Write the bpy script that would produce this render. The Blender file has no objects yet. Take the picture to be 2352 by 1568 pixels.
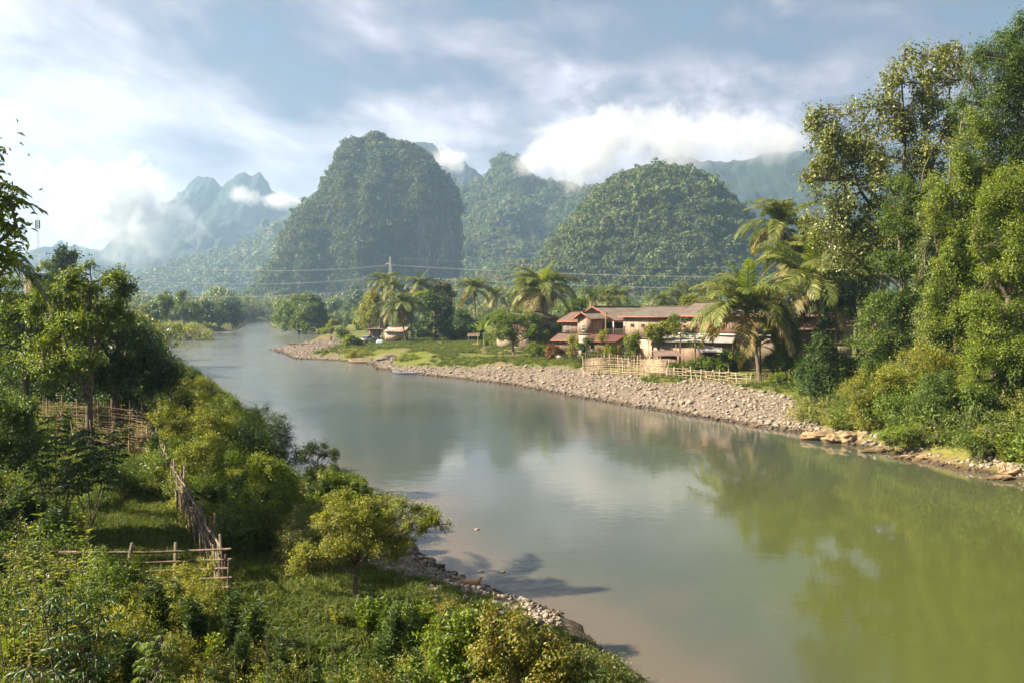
import bpy, math, random
import numpy as np
from mathutils import Vector, Matrix
R = math.radians
sc = bpy.context.scene
col = sc.collection
# ------------------------------------------------------------------ camera, sky, sun, exposure
CAMZ, FP, PITCH = 10.0, 1829.0, R(2.47)
cam_d = bpy.data.cameras.new('camera'); cam = bpy.data.objects.new('camera', cam_d); col.objects.link(cam)
cam_d.sensor_width = 36; cam_d.lens = 28.0; cam_d.clip_end = 30000; cam_d.clip_start = 0.1
cam.location = (0, 0, CAMZ); cam.rotation_euler = (math.pi/2 - PITCH, 0, 0)
sc.camera = cam
SUN_AZ, SUN_EL = R(-98), R(37)          # azimuth measured clockwise from the viewing direction (+Y)
sun_dir = Vector((math.sin(SUN_AZ)*math.cos(SUN_EL), math.cos(SUN_AZ)*math.cos(SUN_EL), math.sin(SUN_EL)))
sd = bpy.data.lights.new('sun', 'SUN'); sun = bpy.data.objects.new('sun', sd); col.objects.link(sun)
sd.energy = 5.0; sd.angle = R(0.55); sd.color = (1.0, 0.87, 0.66)
sun.rotation_euler = sun_dir.to_track_quat('Z', 'Y').to_euler()
sc.view_settings.view_transform = 'Standard'; sc.view_settings.look = 'None'
sc.view_settings.exposure = 1.9; sc.view_settings.gamma = 1.0
sc.render.engine = 'CYCLES'
sc.cycles.use_denoising = True
try: sc.cycles.denoiser = 'OPENIMAGEDENOISE'
except Exception: pass
sc.cycles.max_bounces = 7; sc.cycles.diffuse_bounces = 3; sc.cycles.glossy_bounces = 3
sc.cycles.transmission_bounces = 4; sc.cycles.volume_bounces = 8; sc.cycles.transparent_max_bounces = 6
sc.cycles.sample_clamp_indirect = 6; sc.cycles.use_adaptive_sampling = True; sc.cycles.adaptive_threshold = 0.02
sc.cycles.volume_max_steps = 160; sc.cycles.volume_step_rate = .5

class NT:                                 # small helper to write node trees
    def __init__(s, nt): s.nt = nt; nt.nodes.clear()
    def n(s, t, **k):
        nd = s.nt.nodes.new(t)
        for a, v in k.items(): setattr(nd, a, v)
        return nd
    def put(s, sock, v):
        if isinstance(v, bpy.types.NodeSocket): s.nt.links.new(v, sock)
        elif v is not None:
            if hasattr(sock.default_value, '__len__') and not hasattr(v, '__len__'): v = (v,)*len(sock.default_value)
            if hasattr(sock.default_value, '__len__') and len(sock.default_value) == 4 and len(v) == 3: v = tuple(v)+(1,)
            sock.default_value = v
    def m(s, op, a, b=None, c=None, clamp=False):
        nd = s.n('ShaderNodeMath', operation=op, use_clamp=clamp); s.put(nd.inputs[0], a)
        if b is not None: s.put(nd.inputs[1], b)
        if c is not None: s.put(nd.inputs[2], c)
        return nd.outputs[0]
    def vm(s, op, a, b=None):
        nd = s.n('ShaderNodeVectorMath', operation=op); s.put(nd.inputs[0], a)
        if b is not None: s.put(nd.inputs[1], b)
        return nd.outputs[0]
    def noise(s, vec, scale=5, detail=4, rough=.5, dist=0, out=0):
        nd = s.n('ShaderNodeTexNoise'); s.put(nd.inputs['Vector'], vec)
        s.put(nd.inputs['Scale'], scale); s.put(nd.inputs['Detail'], detail); s.put(nd.inputs['Roughness'], rough); s.put(nd.inputs['Distortion'], dist)
        return nd.outputs[out]
    def ramp(s, fac, stops, interp='LINEAR'):
        nd = s.n('ShaderNodeValToRGB'); cr = nd.color_ramp; cr.interpolation = interp
        while len(cr.elements) < len(stops): cr.elements.new(.5)
        for e, (p, c) in zip(cr.elements, stops):
            e.position = p; e.color = (tuple(c)+(1,)) if hasattr(c, '__len__') else (c, c, c, 1)
        s.put(nd.inputs[0], fac); return nd.outputs[0]
    def mix(s, f, a, b, mode='MIX'):
        nd = s.n('ShaderNodeMix', data_type='RGBA', blend_type=mode)
        s.put(nd.inputs[0], f); s.put(nd.inputs[6], a); s.put(nd.inputs[7], b); return nd.outputs[2]
    def mapr(s, v, a, b, c=0., d=1., t='SMOOTHSTEP'):
        nd = s.n('ShaderNodeMapRange', interpolation_type=t); s.put(nd.inputs[0], v)
        for i, q in zip((1, 2, 3, 4), (a, b, c, d)): s.put(nd.inputs[i], q)
        return nd.outputs[0]
    def xyz(s, v):
        nd = s.n('ShaderNodeSeparateXYZ'); s.put(nd.inputs[0], v); return nd.outputs
    def comb(s, x=0., y=0., z=0.):
        nd = s.n('ShaderNodeCombineXYZ')
        for i, q in enumerate((x, y, z)): s.put(nd.inputs[i], q)
        return nd.outputs[0]
    def coord(s, k='Object'): return s.n('ShaderNodeTexCoord').outputs[k]
    def bump(s, h, strength=.5, dist=.05):
        nd = s.n('ShaderNodeBump'); s.put(nd.inputs['Height'], h); s.put(nd.inputs['Strength'], strength); s.put(nd.inputs['Distance'], dist)
        return nd.outputs[0]

world = bpy.data.worlds.new('World'); sc.world = world; world.use_nodes = True
def build_world():
    t = NT(world.node_tree)
    sky = t.n('ShaderNodeTexSky', sky_type='NISHITA', sun_disc=False)
    sky.sun_elevation = SUN_EL; sky.sun_rotation = SUN_AZ; sky.air_density = 1.2; sky.dust_density = 2.0; sky.altitude = 250
    d = t.coord('Generated')
    x, y, z = t.xyz(d)
    az = t.m('MULTIPLY', t.m('ARCTAN2', x, y), 180/math.pi)       # degrees, right positive
    el = t.m('MULTIPLY', t.m('ARCSINE', z), 180/math.pi)
    q = t.comb(t.m('MULTIPLY', az, .055), t.m('MULTIPLY', el, .13), 0.)
    warp = t.noise(q, 1.3, 4, .55, 0, 1)
    w = t.vm('SCALE', t.vm('SUBTRACT', warp, (.5, .5, .5)), None); w.node.inputs['Scale'].default_value = 16.
    wx, wy, wz = t.xyz(w)
    az2 = t.m('ADD', az, wx); el2 = t.m('ADD', el, t.m('MULTIPLY', wy, .55))
    def blob(a, e, ra, re, rot=0., hard=0.):
        da = t.m('SUBTRACT', az2, a); de = t.m('SUBTRACT', el2, e)
        if rot:
            c, s_ = math.cos(R(rot)), math.sin(R(rot))
            da, de = t.m('ADD', t.m('MULTIPLY', da, c), t.m('MULTIPLY', de, s_)), t.m('SUBTRACT', t.m('MULTIPLY', de, c), t.m('MULTIPLY', da, s_))
        r2 = t.m('ADD', t.m('POWER', t.m('ABSOLUTE', t.m('DIVIDE', da, ra)), 2.), t.m('POWER', t.m('ABSOLUTE', t.m('DIVIDE', de, re)), 2.))
        return t.mapr(r2, hard, 1., 1., 0.)
    ca, sa = math.cos(R(-14)), math.sin(R(-14))
    ra = t.m('ADD', t.m('MULTIPLY', az, ca), t.m('MULTIPLY', el, sa)); re_ = t.m('SUBTRACT', t.m('MULTIPLY', el, ca), t.m('MULTIPLY', az, sa))
    det = t.noise(t.comb(t.m('MULTIPLY', ra, .07), t.m('MULTIPLY', re_, .145), 0.), 1.6, 9, .56, .25)
    det2 = t.noise(t.comb(t.m('MULTIPLY', az, .12), t.m('MULTIPLY', el, .19), 3.), 1.6, 10, .62, .25)
    deck = t.m('ADD', t.mapr(az, -60., 30., .74, .58), t.m('MULTIPLY', t.m('SUBTRACT', det, .5), 1.35))
    deck = t.m('ADD', deck, t.mapr(el, 3., 15., .24, .02))
    deck = t.m('SUBTRACT', deck, t.m('MULTIPLY', blob(-13., 17., 15., 4.2, -9.), .25))
    deck = t.m('SUBTRACT', deck, t.m('MULTIPLY', blob(7., 21.5, 15., 4.2, -3.), .27))
    deck = t.m('SUBTRACT', deck, t.m('MULTIPLY', blob(29., 19., 17., 8., 0.), .16))
    deck = t.m('ADD', deck, t.m('MULTIPLY', blob(-40., 12., 22., 14., 0.), .22))
    puff = t.m('MAXIMUM', blob(6., 12.5, 7., 6., 50.), blob(16., 12.5, 12., 5.5, 10.))
    puff = t.m('MULTIPLY', puff, t.mapr(det2, .38, .60)); deck = t.m('ADD', deck, t.m('MULTIPLY', puff, .34))
    puff2 = t.m('MULTIPLY', blob(-6., 11.5, 14., 3.2, -6.), t.mapr(det2, .36, .62)); deck = t.m('ADD', deck, t.m('MULTIPLY', puff2, .20))
    puff3 = t.m('MULTIPLY', blob(20., 21.5, 3., 2.6, 0.), t.mapr(det2, .35, .6)); deck = t.m('ADD', deck, t.m('MULTIPLY', puff3, .25))
    warm = t.ramp(deck, [(0., (.04, .12, .19)), (.28, (.095, .165, .225)), (.5, (.20, .235, .285)), (.7, (.36, .355, .39)), (.86, (.53, .515, .54)), (1., (.70, .675, .68))])
    back = t.m('MULTIPLY', t.mapr(t.m('ABSOLUTE', az), 75., 130., 1., .42), t.mapr(el, 28., 60., 1., .5))  # unseen sky behind and overhead dimmed to cut the fill light
    warm = t.mix(1., warm, t.comb(back, back, t.m('MAXIMUM', back, t.m('MULTIPLY', back, 1.1))), 'MULTIPLY')
    # thin gaps where the clear sky shows through
    gap = t.mapr(deck, .20, .45, .25, .0)
    cloud = t.n('ShaderNodeBackground'); t.put(cloud.inputs[0], warm); t.put(cloud.inputs[1], .39)
    clear = t.n('ShaderNodeBackground'); t.put(clear.inputs[0], sky.outputs[0]); t.put(clear.inputs[1], .07)
    ms = t.n('ShaderNodeMixShader'); t.put(ms.inputs[0], gap); t.nt.links.new(cloud.outputs[0], ms.inputs[1]); t.nt.links.new(clear.outputs[0], ms.inputs[2])
    o = t.n('ShaderNodeOutputWorld'); t.nt.links.new(ms.outputs[0], o.inputs[0])
build_world()

# ------------------------------------------------------------------ helpers
CP, SP = math.cos(PITCH), math.sin(PITCH)
def ray(px, py):
    a, b = (px-1176)/FP, (784-py)/FP
    return a, CP + b*SP, -SP + b*CP
def P(px, py, D):
    a, b, c = ray(px, py); k = D/b
    return Vector((a*k, D, CAMZ + c*k))
def G(px, py, z=0.):
    a, b, c = ray(px, py); k = (z-CAMZ)/c
    return (a*k, b*k)
def HZ(py, D): return P(1176, py, D).z
def PX(x, y, z):                          # world to photo pixels (only for my own checks)
    v = Vector((x, y, z-CAMZ)); f = v.y*CP - v.z*SP; u = v.y*SP + v.z*CP
    return 1176+FP*v.x/f, 784-FP*u/f

def hash3(i, j, k, seed):
    h = (i.astype(np.int64)*374761393 + j.astype(np.int64)*668265263 + k.astype(np.int64)*2147483647 + seed*144665) & 0xffffffff
    h = ((h ^ (h >> 13))*1274126177) & 0xffffffff
    return ((h ^ (h >> 16)) & 0xffff)/65535.
def vnoise(p, seed=0):
    i = np.floor(p); f = p-i; f = f*f*(3-2*f); i = i.astype(np.int64); r = 0
    for a in (0, 1):
        for b in (0, 1):
            for c in (0, 1):
                w = (f[:, 0] if a else 1-f[:, 0])*(f[:, 1] if b else 1-f[:, 1])*(f[:, 2] if c else 1-f[:, 2])
                r = r + w*hash3(i[:, 0]+a, i[:, 1]+b, i[:, 2]+c, seed)
    return r*2-1
def fbm(p, oct=4, seed=0, rough=.5):
    r, a, q = 0, 1., np.asarray(p, float)
    for o in range(oct): r = r + a*vnoise(q, seed+o*17); q = q*2.03+11.3; a *= rough
    return r
def sstep(x, a, b):
    t = np.clip((np.asarray(x, float)-a)/(b-a), 0, 1); return t*t*(3-2*t)

def make_mesh(name, V, F, mat=None, smooth=False):
    """F: list of index arrays, each (n,3) or (n,4)"""
    me = bpy.data.meshes.new(name); V = np.asarray(V, np.float32)
    if not isinstance(F, (list, tuple)): F = [F]
    F = [np.asarray(f, np.int32) for f in F if len(f)]
    me.vertices.add(len(V)); me.vertices.foreach_set('co', V.ravel())
    nl = sum(f.size for f in F); npoly = sum(len(f) for f in F)
    me.loops.add(nl); me.loops.foreach_set('vertex_index', np.concatenate([f.ravel() for f in F]))
    me.polygons.add(npoly)
    tot = np.concatenate([np.full(len(f), f.shape[1], np.int32) for f in F])
    st = np.concatenate([[0], np.cumsum(tot)[:-1]]).astype(np.int32)
    me.polygons.foreach_set('loop_start', st)
    if smooth: me.polygons.foreach_set('use_smooth', np.ones(npoly, bool))
    me.update(calc_edges=True); me.validate()
    if mat: me.materials.append(mat)
    return me
class MB:                                 # mesh builder: collects shapes into ONE mesh
    def __init__(s): s.V = []; s.Q = []; s.T = []; s.n = 0
    def add(s, V, Q=None, T=None):
        V = np.asarray(V, float).reshape(-1, 3)
        if Q is not None and len(Q): s.Q.append(np.asarray(Q)+s.n)
        if T is not None and len(T): s.T.append(np.asarray(T)+s.n)
        s.V.append(V); s.n += len(V); return s
    def box(s, a, b):
        (x0, y0, z0), (x1, y1, z1) = a, b
        V = [(x0,y0,z0),(x1,y0,z0),(x1,y1,z0),(x0,y1,z0),(x0,y0,z1),(x1,y0,z1),(x1,y1,z1),(x0,y1,z1)]
        return s.add(V, [(0,3,2,1),(4,5,6,7),(0,1,5,4),(1,2,6,5),(2,3,7,6),(3,0,4,7)])
    def tube(s, pts, rad, sides=6, caps=True):
        pts = np.asarray(pts, float); n = len(pts); rad = np.broadcast_to(np.asarray(rad, float), (n,))
        tg = np.gradient(pts, axis=0); tg /= np.linalg.norm(tg, axis=1)[:, None]+1e-9
        ref = np.array([0, 0, 1.]) if abs(tg[0, 2]) < .9 else np.array([1., 0, 0])
        A = np.cross(tg, ref); A /= np.linalg.norm(A, axis=1)[:, None]+1e-9; B = np.cross(tg, A)
        th = np.arange(sides)/sides*2*np.pi
        V = pts[:, None]+rad[:, None, None]*(A[:, None]*np.cos(th)[None, :, None]+B[:, None]*np.sin(th)[None, :, None])
        i = np.arange(n-1)[:, None]*sides; j = np.arange(sides)[None]; j2 = (j+1) % sides
        Q = np.stack([i+j, i+j2, i+sides+j2, i+sides+j], -1).reshape(-1, 4)
        s.add(V.reshape(-1, 3), Q)
        if caps:
            k = s.n-n*sides
            for base, c in ((0, pts[0]), ((n-1)*sides, pts[-1])):
                m0 = s.n; s.V.append(np.array([c])); s.n += 1
                s.T.append(np.array([(m0, k+base+a, k+base+(a+1) % sides) for a in range(sides)]))
        return s
    def bar(s, a, b, w, h=None):          # square bar between two points
        return s.tube([a, b], w*.7071, 4)
    def grid(s, fn, nu, nv):
        u, v = np.meshgrid(np.linspace(0, 1, nu), np.linspace(0, 1, nv), indexing='ij')
        V = fn(u.ravel(), v.ravel()); i = np.arange(nu-1)[:, None]*nv+np.arange(nv-1)[None]
        return s.add(V, np.stack([i, i+nv, i+nv+1, i+1], -1).reshape(-1, 4))
    def mesh(s, name, mat=None, smooth=False):
        F = []
        if s.Q: F.append(np.concatenate(s.Q))
        if s.T: F.append(np.concatenate(s.T))
        return make_mesh(name, np.concatenate(s.V), F, mat, smooth)
    def build(s, name, mat=None, parent=None, smooth=False, **k): return put(name, s.mesh(name, mat, smooth), parent, **k)
def put(name, me, parent=None, label=None, cat=None, group=None, kind=None, loc=None):
    o = bpy.data.objects.new(name, me); col.objects.link(o)
    if parent: o.parent = parent
    if loc is not None: o.location = loc
    return tag(o, label, cat, group, kind)
def tag(o, label=None, cat=None, group=None, kind=None):
    if label: o['label'] = label
    if cat: o['category'] = cat
    if group: o['group'] = group
    if kind: o['kind'] = kind
    return o
def thing(name, label, cat, loc=(0, 0, 0), rotz=0., group=None, scale=None):
    o = bpy.data.objects.new(name, None); col.objects.link(o); o.empty_display_size = .2
    o.location = loc; o.rotation_euler = (0, 0, rotz)
    if scale is not None: o.scale = scale if hasattr(scale, '__len__') else (scale,)*3
    return tag(o, label, cat, group)
def dup(root, loc, rotz, label, scale=1., group=None):
    r = root.copy(); col.objects.link(r); r.location = loc; r.rotation_euler = (0, 0, rotz)
    r.scale = scale if hasattr(scale, '__len__') else (scale,)*3
    r['label'] = label
    if group: r['group'] = group
    for ch in list(root.children):
        c = ch.copy(); col.objects.link(c); c.parent = r
        for g in ch.children: d = g.copy(); col.objects.link(d); d.parent = c
    return r

# ------------------------------------------------------------------ materials
MATS = {}
def newmat(name):
    m = bpy.data.materials.new(name); m.use_nodes = True; MATS[name] = m; return m, NT(m.node_tree)
def wet(t, c):                             # stones and mud stay dark just above the waterline
    z = t.xyz(t.n('ShaderNodeNewGeometry').outputs['Position'])[2]
    return t.mix(t.mapr(z, .10, .32), t.mix(1., c, (.38, .36, .34), 'MULTIPLY'), c)
def finish(t, sh): o = t.n('ShaderNodeOutputMaterial'); t.nt.links.new(sh, o.inputs[0])
def leafmat(name, c1, c2, c3=None, trans=.35, rough=.45, big=.12, tcol=None, spec=.4):
    m, t = newmat(name)
    g = t.n('ShaderNodeNewGeometry'); oi = t.n('ShaderNodeObjectInfo')
    f = g.outputs['Random Per Island']
    stops = [(0., c1), (.75, c2)] + ([(1., c3)] if c3 else [])
    c = t.ramp(f, stops)
    pos = t.noise(g.outputs['Position'], big, 3, .5)
    c = t.mix(1., c, t.ramp(t.m('ADD', t.m('MULTIPLY', oi.outputs['Random'], .35), t.m('MULTIPLY', pos, .65)), [(.2, (.68, .76, .8)), (.8, (1.35, 1.2, 1.05))]), 'MULTIPLY')
    p = t.n('ShaderNodeBsdfPrincipled'); t.put(p.inputs['Base Color'], c); t.put(p.inputs['Roughness'], rough); t.put(p.inputs['Specular IOR Level'], spec)
    tr = t.n('ShaderNodeBsdfTranslucent'); t.put(tr.inputs[0], t.mix(1., c, tcol or (1.5, 1.5, .5), 'MULTIPLY'))
    ms = t.n('ShaderNodeMixShader'); t.put(ms.inputs[0], trans); t.nt.links.new(p.outputs[0], ms.inputs[1]); t.nt.links.new(tr.outputs[0], ms.inputs[2])
    finish(t, ms.outputs[0]); return m
def simple(name, col_, rough=.7, noise=None, metal=0., bump=0., bscale=20., spec=.3):
    m, t = newmat(name); p = t.n('ShaderNodeBsdfPrincipled'); co = t.coord('Object')
    c = col_
    if noise:
        sc_, c2 = noise; c = t.mix(t.mapr(t.noise(co, sc_, 6, .6), .35, .65), col_, c2)
    t.put(p.inputs['Base Color'], c); t.put(p.inputs['Roughness'], rough); t.put(p.inputs['Metallic'], metal); t.put(p.inputs['Specular IOR Level'], spec)
    if name == 'sandy_boulder': t.put(p.inputs['Base Color'], wet(t, c))
    if bump: t.put(p.inputs['Normal'], t.bump(t.noise(co, bscale, 6, .6), bump, .05))
    finish(t, p.outputs[0]); return m
LM = {
 'bright': leafmat('leaf_bright', (.08, .14, .014), (.17, .23, .025), (.30, .31, .05), .42),
 'yellow': leafmat('leaf_yellow', (.12, .16, .02), (.25, .27, .045), (.38, .35, .08), .40),
 'mid': leafmat('leaf_mid', (.055, .105, .015), (.12, .18, .027), (.22, .25, .05), .38),
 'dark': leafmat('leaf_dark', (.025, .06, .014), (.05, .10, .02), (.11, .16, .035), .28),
 'olive': leafmat('leaf_olive', (.08, .11, .035), (.17, .20, .06), (.30, .31, .12), .3, .34),
 'autumn': leafmat('leaf_autumn', (.10, .13, .022), (.19, .20, .04), (.30, .19, .06), .35),
 'grass': leafmat('grass_blades', (.05, .09, .014), (.10, .14, .022), (.22, .20, .06), .35, .6),
 'palm': leafmat('palm_leaf', (.075, .105, .02), (.13, .165, .035), (.24, .23, .07), .32, .48, spec=.35),
 'palmyoung': leafmat('palm_leaf_young', (.10, .16, .012), (.17, .23, .02), (.24, .28, .03), .40, .4),
 'palmold': leafmat('palm_leaf_old', (.13, .12, .045), (.20, .17, .06), (.28, .20, .06), .25, .5),
 'deadleaf': leafmat('palm_leaf_dead', (.07, .042, .025), (.14, .085, .045), (.22, .15, .085), .08, .8),
 'willow': leafmat('leaf_willow', (.035, .075, .02), (.07, .12, .03), (.13, .18, .04), .3),
 'hill': leafmat('leaf_hill', (.038, .078, .02), (.085, .135, .032), (.17, .19, .055), .15, .7, .012),
 'hilldry': leafmat('leaf_hill_dry', (.07, .09, .03), (.13, .14, .05), (.21, .19, .075), .15, .7, .012),
 'red': leafmat('leaf_red', (.14, .05, .03), (.22, .10, .05), (.2, .18, .05), .3),
}
bark = simple('bark', (.10, .075, .055), .9, (6., (.16, .125, .09)), bump=.6, bscale=14.)
palmbark = simple('palm_bark', (.13, .105, .08), .9, (3., (.08, .065, .05)), bump=.6, bscale=9.)
bamboo = simple('bamboo', (.45, .35, .24), .65, (2.5, (.27, .21, .14)))
bamboo_old = simple('bamboo_old', (.20, .135, .075), .8, (4., (.11, .075, .045)))
drift = simple('weathered_wood', (.22, .165, .12), .85, (5., (.09, .07, .05)), bump=.5, bscale=25.)
stone = simple('river_stone', (.36, .29, .22), .85, (3., (.20, .17, .145)), bump=.4, bscale=8.)
boulder_m = simple('sandy_boulder', (.36, .25, .14), .9, (1.6, (.13, .095, .06)), bump=1., bscale=5.)
cream = simple('cream_plaster', (.46, .37, .28), .9, (.9, (.33, .26, .19)), bump=.1, bscale=8.)
pinkp = simple('pink_plaster', (.50, .36, .29), .9, (.7, (.42, .30, .24)))
redpaint = simple('red_painted_board', (.40, .12, .075), .7, (2., (.28, .09, .06)))
bluepaint = simple('blue_grey_board', (.10, .15, .17), .6)
whitep = simple('white_paint', (.72, .68, .62), .6, (3., (.55, .50, .44)))
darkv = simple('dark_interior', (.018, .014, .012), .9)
glassm = simple('dark_glass', (.03, .04, .05), .08, spec=.6)
steel = simple('galvanised_steel', (.33, .34, .34), .55, metal=.3)
rubber = simple('rubber', (.02, .02, .02), .8)
skin = simple('skin', (.35, .20, .13), .6)
cable_m = simple('cable', (.62, .58, .54), .5)
def planks(name, a, b, c, width=.2):
    m, t = newmat(name); co = t.coord('Object'); x, y, z = t.xyz(co)
    s = t.m('DIVIDE', t.m('ADD', x, y), width); cell = t.m('FLOOR', s); fr = t.m('FRACT', s)
    rnd = t.n('ShaderNodeTexWhiteNoise', noise_dimensions='1D'); t.put(rnd.inputs['W'], cell)
    grain = t.noise(t.comb(t.m('MULTIPLY', t.m('ADD', x, y), 14.), cell, t.m('MULTIPLY', z, .9)), 1., 5, .6)
    cc = t.mix(rnd.outputs[0], a, b); cc = t.mix(t.mapr(grain, .45, .75), cc, c)
    stain = t.noise(t.comb(t.m('ADD', x, y), 0., t.m('MULTIPLY', z, .25)), 1.6, 4, .6)
    cc = t.mix(t.mapr(stain, .48, .7, 0., .55), cc, (.09, .06, .045))
    gap = t.m('GREATER_THAN', t.m('ABSOLUTE', t.m('SUBTRACT', fr, .5)), .45)
    cc = t.mix(t.m('MULTIPLY', gap, .8), cc, (.03, .02, .015))
    p = t.n('ShaderNodeBsdfPrincipled'); t.put(p.inputs['Base Color'], cc); t.put(p.inputs['Roughness'], .85); t.put(p.inputs['Specular IOR Level'], .2)
    t.put(p.inputs['Normal'], t.bump(t.m('SUBTRACT', grain, t.m('MULTIPLY', gap, 1.5)), .5, .02)); finish(t, p.outputs[0]); return m
plank_pale = planks('pale_planks', (.36, .26, .19), (.27, .18, .13), (.46, .35, .27))
plank_brown = planks('brown_planks', (.22, .145, .10), (.15, .10, .07), (.30, .21, .15))
plank_pink = planks('pinkish_planks', (.38, .22, .16), (.28, .16, .12), (.48, .32, .25), .32)
def roofmat(name, a, b, rust=None, rough=.8):
    m, t = newmat(name); co = t.coord('Object')
    n = t.noise(co, 1.1, 7, .65); n2 = t.noise(co, 9., 4, .6)
    c = t.mix(t.mapr(n, .38, .66), a, b); c = t.mix(t.mapr(n2, .5, .8, 0., .5), c, (.08, .07, .06))
    if rust: c = t.mix(t.mapr(t.noise(co, .9, 5, .7, .6), .50, .58), c, rust)
    p = t.n('ShaderNodeBsdfPrincipled'); t.put(p.inputs['Base Color'], c); t.put(p.inputs['Roughness'], rough); t.put(p.inputs['Specular IOR Level'], .25)
    finish(t, p.outputs[0]); return m
roof_grey = roofmat('fibre_cement_roof', (.20, .165, .135), (.13, .105, .09))
roof_brown = roofmat('brown_tin_roof', (.20, .135, .105), (.13, .09, .072))
roof_tin = roofmat('weathered_tin_roof', (.36, .35, .34), (.26, .24, .23), None, .5)
roof_rust = roofmat('rusty_tin_roof', (.50, .47, .44), (.38, .34, .31), (.30, .11, .05), .55)
roof_red = roofmat('dark_red_roof', (.15, .06, .05), (.11, .055, .045))
# ------------------------------------------------------------------ the river outline and the ground
LEFT = [(1500,1568),(1400,1500),(1330,1430),(1250,1395),(1165,1368),(1080,1335),(1010,1300),(960,1270),(930,1215),(860,1170),(770,1130),(705,1108),(682,1085),(690,1040),(650,985),(600,930),(560,890),(500,850),(440,822),(395,797),(362,778),(385,768),(450,763),(540,759),(560,750),(566,742)]
RIGHT = [(612,742),(622,752),(660,759),(735,766),(720,776),(690,789),(619,802),(660,816),(680,825),(732,826),(806,830),(856,838),(862,846),(915,856),(1000,864),(1090,874),(1180,885),(1340,915),(1480,938),(1600,957),(1740,980),(1860,996),(1960,1022),(2060,1042),(2200,1078),(2300,1092),(2400,1112)]
Lw = [G(*p, 3.0 if 380 < p[0] < 695 and p[1] > 790 and p[1] < 1060 else 0.) for p in LEFT]; Rw = [G(*p) for p in RIGHT]
Lw = [(-9, -160), (-2, -40), (1.5, 0), (2.6, 12)] + Lw + [(Lw[-1][0]-14, 590)]
Rw = [(Rw[0][0]-8, 590)] + Rw + [(32.5, 34), (34, 20), (35, 0), (33, -40), (26, -160)]
POLY = np.array(Lw + Rw)
NL = len(Lw)
def seg_d(pts, A, B):
    d = B-A; L = (d**2).sum(1); best = np.full(len(pts), 1e9); bi = np.zeros(len(pts), int)
    for k in range(len(A)):
        t = np.clip(((pts-A[k])@d[k])/max(L[k], 1e-9), 0, 1); q = A[k]+t[:, None]*d[k]
        e = np.hypot(*(pts-q).T); m = e < best; best[m] = e[m]; bi[m] = k
    return best, bi
def river(pts):
    """signed distance (positive on land) and side (0 left bank, 1 right bank)"""
    pts = np.asarray(pts, float); A = POLY; B = np.roll(POLY, -1, 0)
    best, bi = seg_d(pts, A, B)
    ins = np.zeros(len(pts), bool)
    for k in range(len(A)):
        (x1, y1), (x2, y2) = A[k], B[k]
        c = ((y1 > pts[:, 1]) != (y2 > pts[:, 1]))
        with np.errstate(divide='ignore', invalid='ignore'):
            xx = (x2-x1)*(pts[:, 1]-y1)/(y2-y1)+x1
        ins ^= c & (pts[:, 0] < xx)
    return np.where(ins, -best, best), (bi >= NL-1).astype(float)
def ground_z(pts):
    pts = np.asarray(pts, float); d, side = river(pts)
    q = np.c_[pts, np.zeros(len(pts))]
    jag = fbm(q*.35, 3, 5)*.35*sstep(d, -3, 3)
    dd = d + fbm(q*.12, 2, 9)*.8*sstep(np.abs(d), 1, 6)
    left = 3.3*(1-np.exp(-np.maximum(dd, 0)/(8.5-4.2*sstep(pts[:, 1], 28, 38))))
    vill = 2.0*np.clip(dd/10., 0, 1)**.9+.8*sstep(dd, 12, 45)
    x, y = pts.T
    bar = sstep(y, 150, 185)*(1-sstep(d, 14, 34))*(x < -20)           # low gravel bar upstream
    vill = vill*(1-.45*bar)
    jung = 1.2*np.clip(dd/2., 0, 1)+5.0*sstep(dd, 1.5, 14)+3*sstep(dd, 14, 40)
    jw = 1-sstep(y+.35*(x-25), 58, 68)
    right = vill*(1-jw)+jung*jw
    land = np.where(side > .5, right, left)
    far = sstep(np.hypot(x, y), 500, 2500)*14
    z = np.where(d > 0, land + jag*.35*np.clip(d/4, 0, 1) + fbm(q*1.7, 2, 3)*.05 + far, -1.6*(1-np.exp(np.minimum(d, 0)/3.2)))
    return z
def gz(x, y): return float(ground_z(np.array([[x, y]]))[0])
def bank_zone(pts):
    d, side = river(pts); x, y = pts.T
    q = np.c_[pts, np.zeros(len(pts))]; n = fbm(q*.18, 3, 21)
    w = 9.5-6.5*sstep(y, 104, 126)+np.where(x < -22, 12.*sstep(y, 150, 190), 0)+n*2.2
    grav = (side > .5)*(1-sstep(d, w-1.2, w+1.2))*sstep(y+.35*(x-25), 60, 66)*(1-sstep(y, 205, 240))
    gl = (side < .5)*(1-sstep(d+n*1.2, 2.2, 4.2))*(1-sstep(y, 33, 40))*sstep(y, 20, 24)
    dirt = (side > .5)*sstep(n+.25*fbm(q*.6, 2, 4), .15, .5)*.8*sstep(y, 60, 75)
    dirt = np.maximum(dirt, (1-sstep(d+n*.8, .5, 1.6))*.85*(1-grav))
    px = np.exp(-((x+3.4)**2/5+(y-16.)**2/6))*(1-sstep(y, 17, 20))                        # bare tan patch of the near meadow
    dirt = np.maximum(dirt, (px*1.4+n*.4 > .55)*(side < .5)*.75)
    return np.clip(grav+gl, 0, 1), np.clip(dirt, 0, 1)
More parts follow.
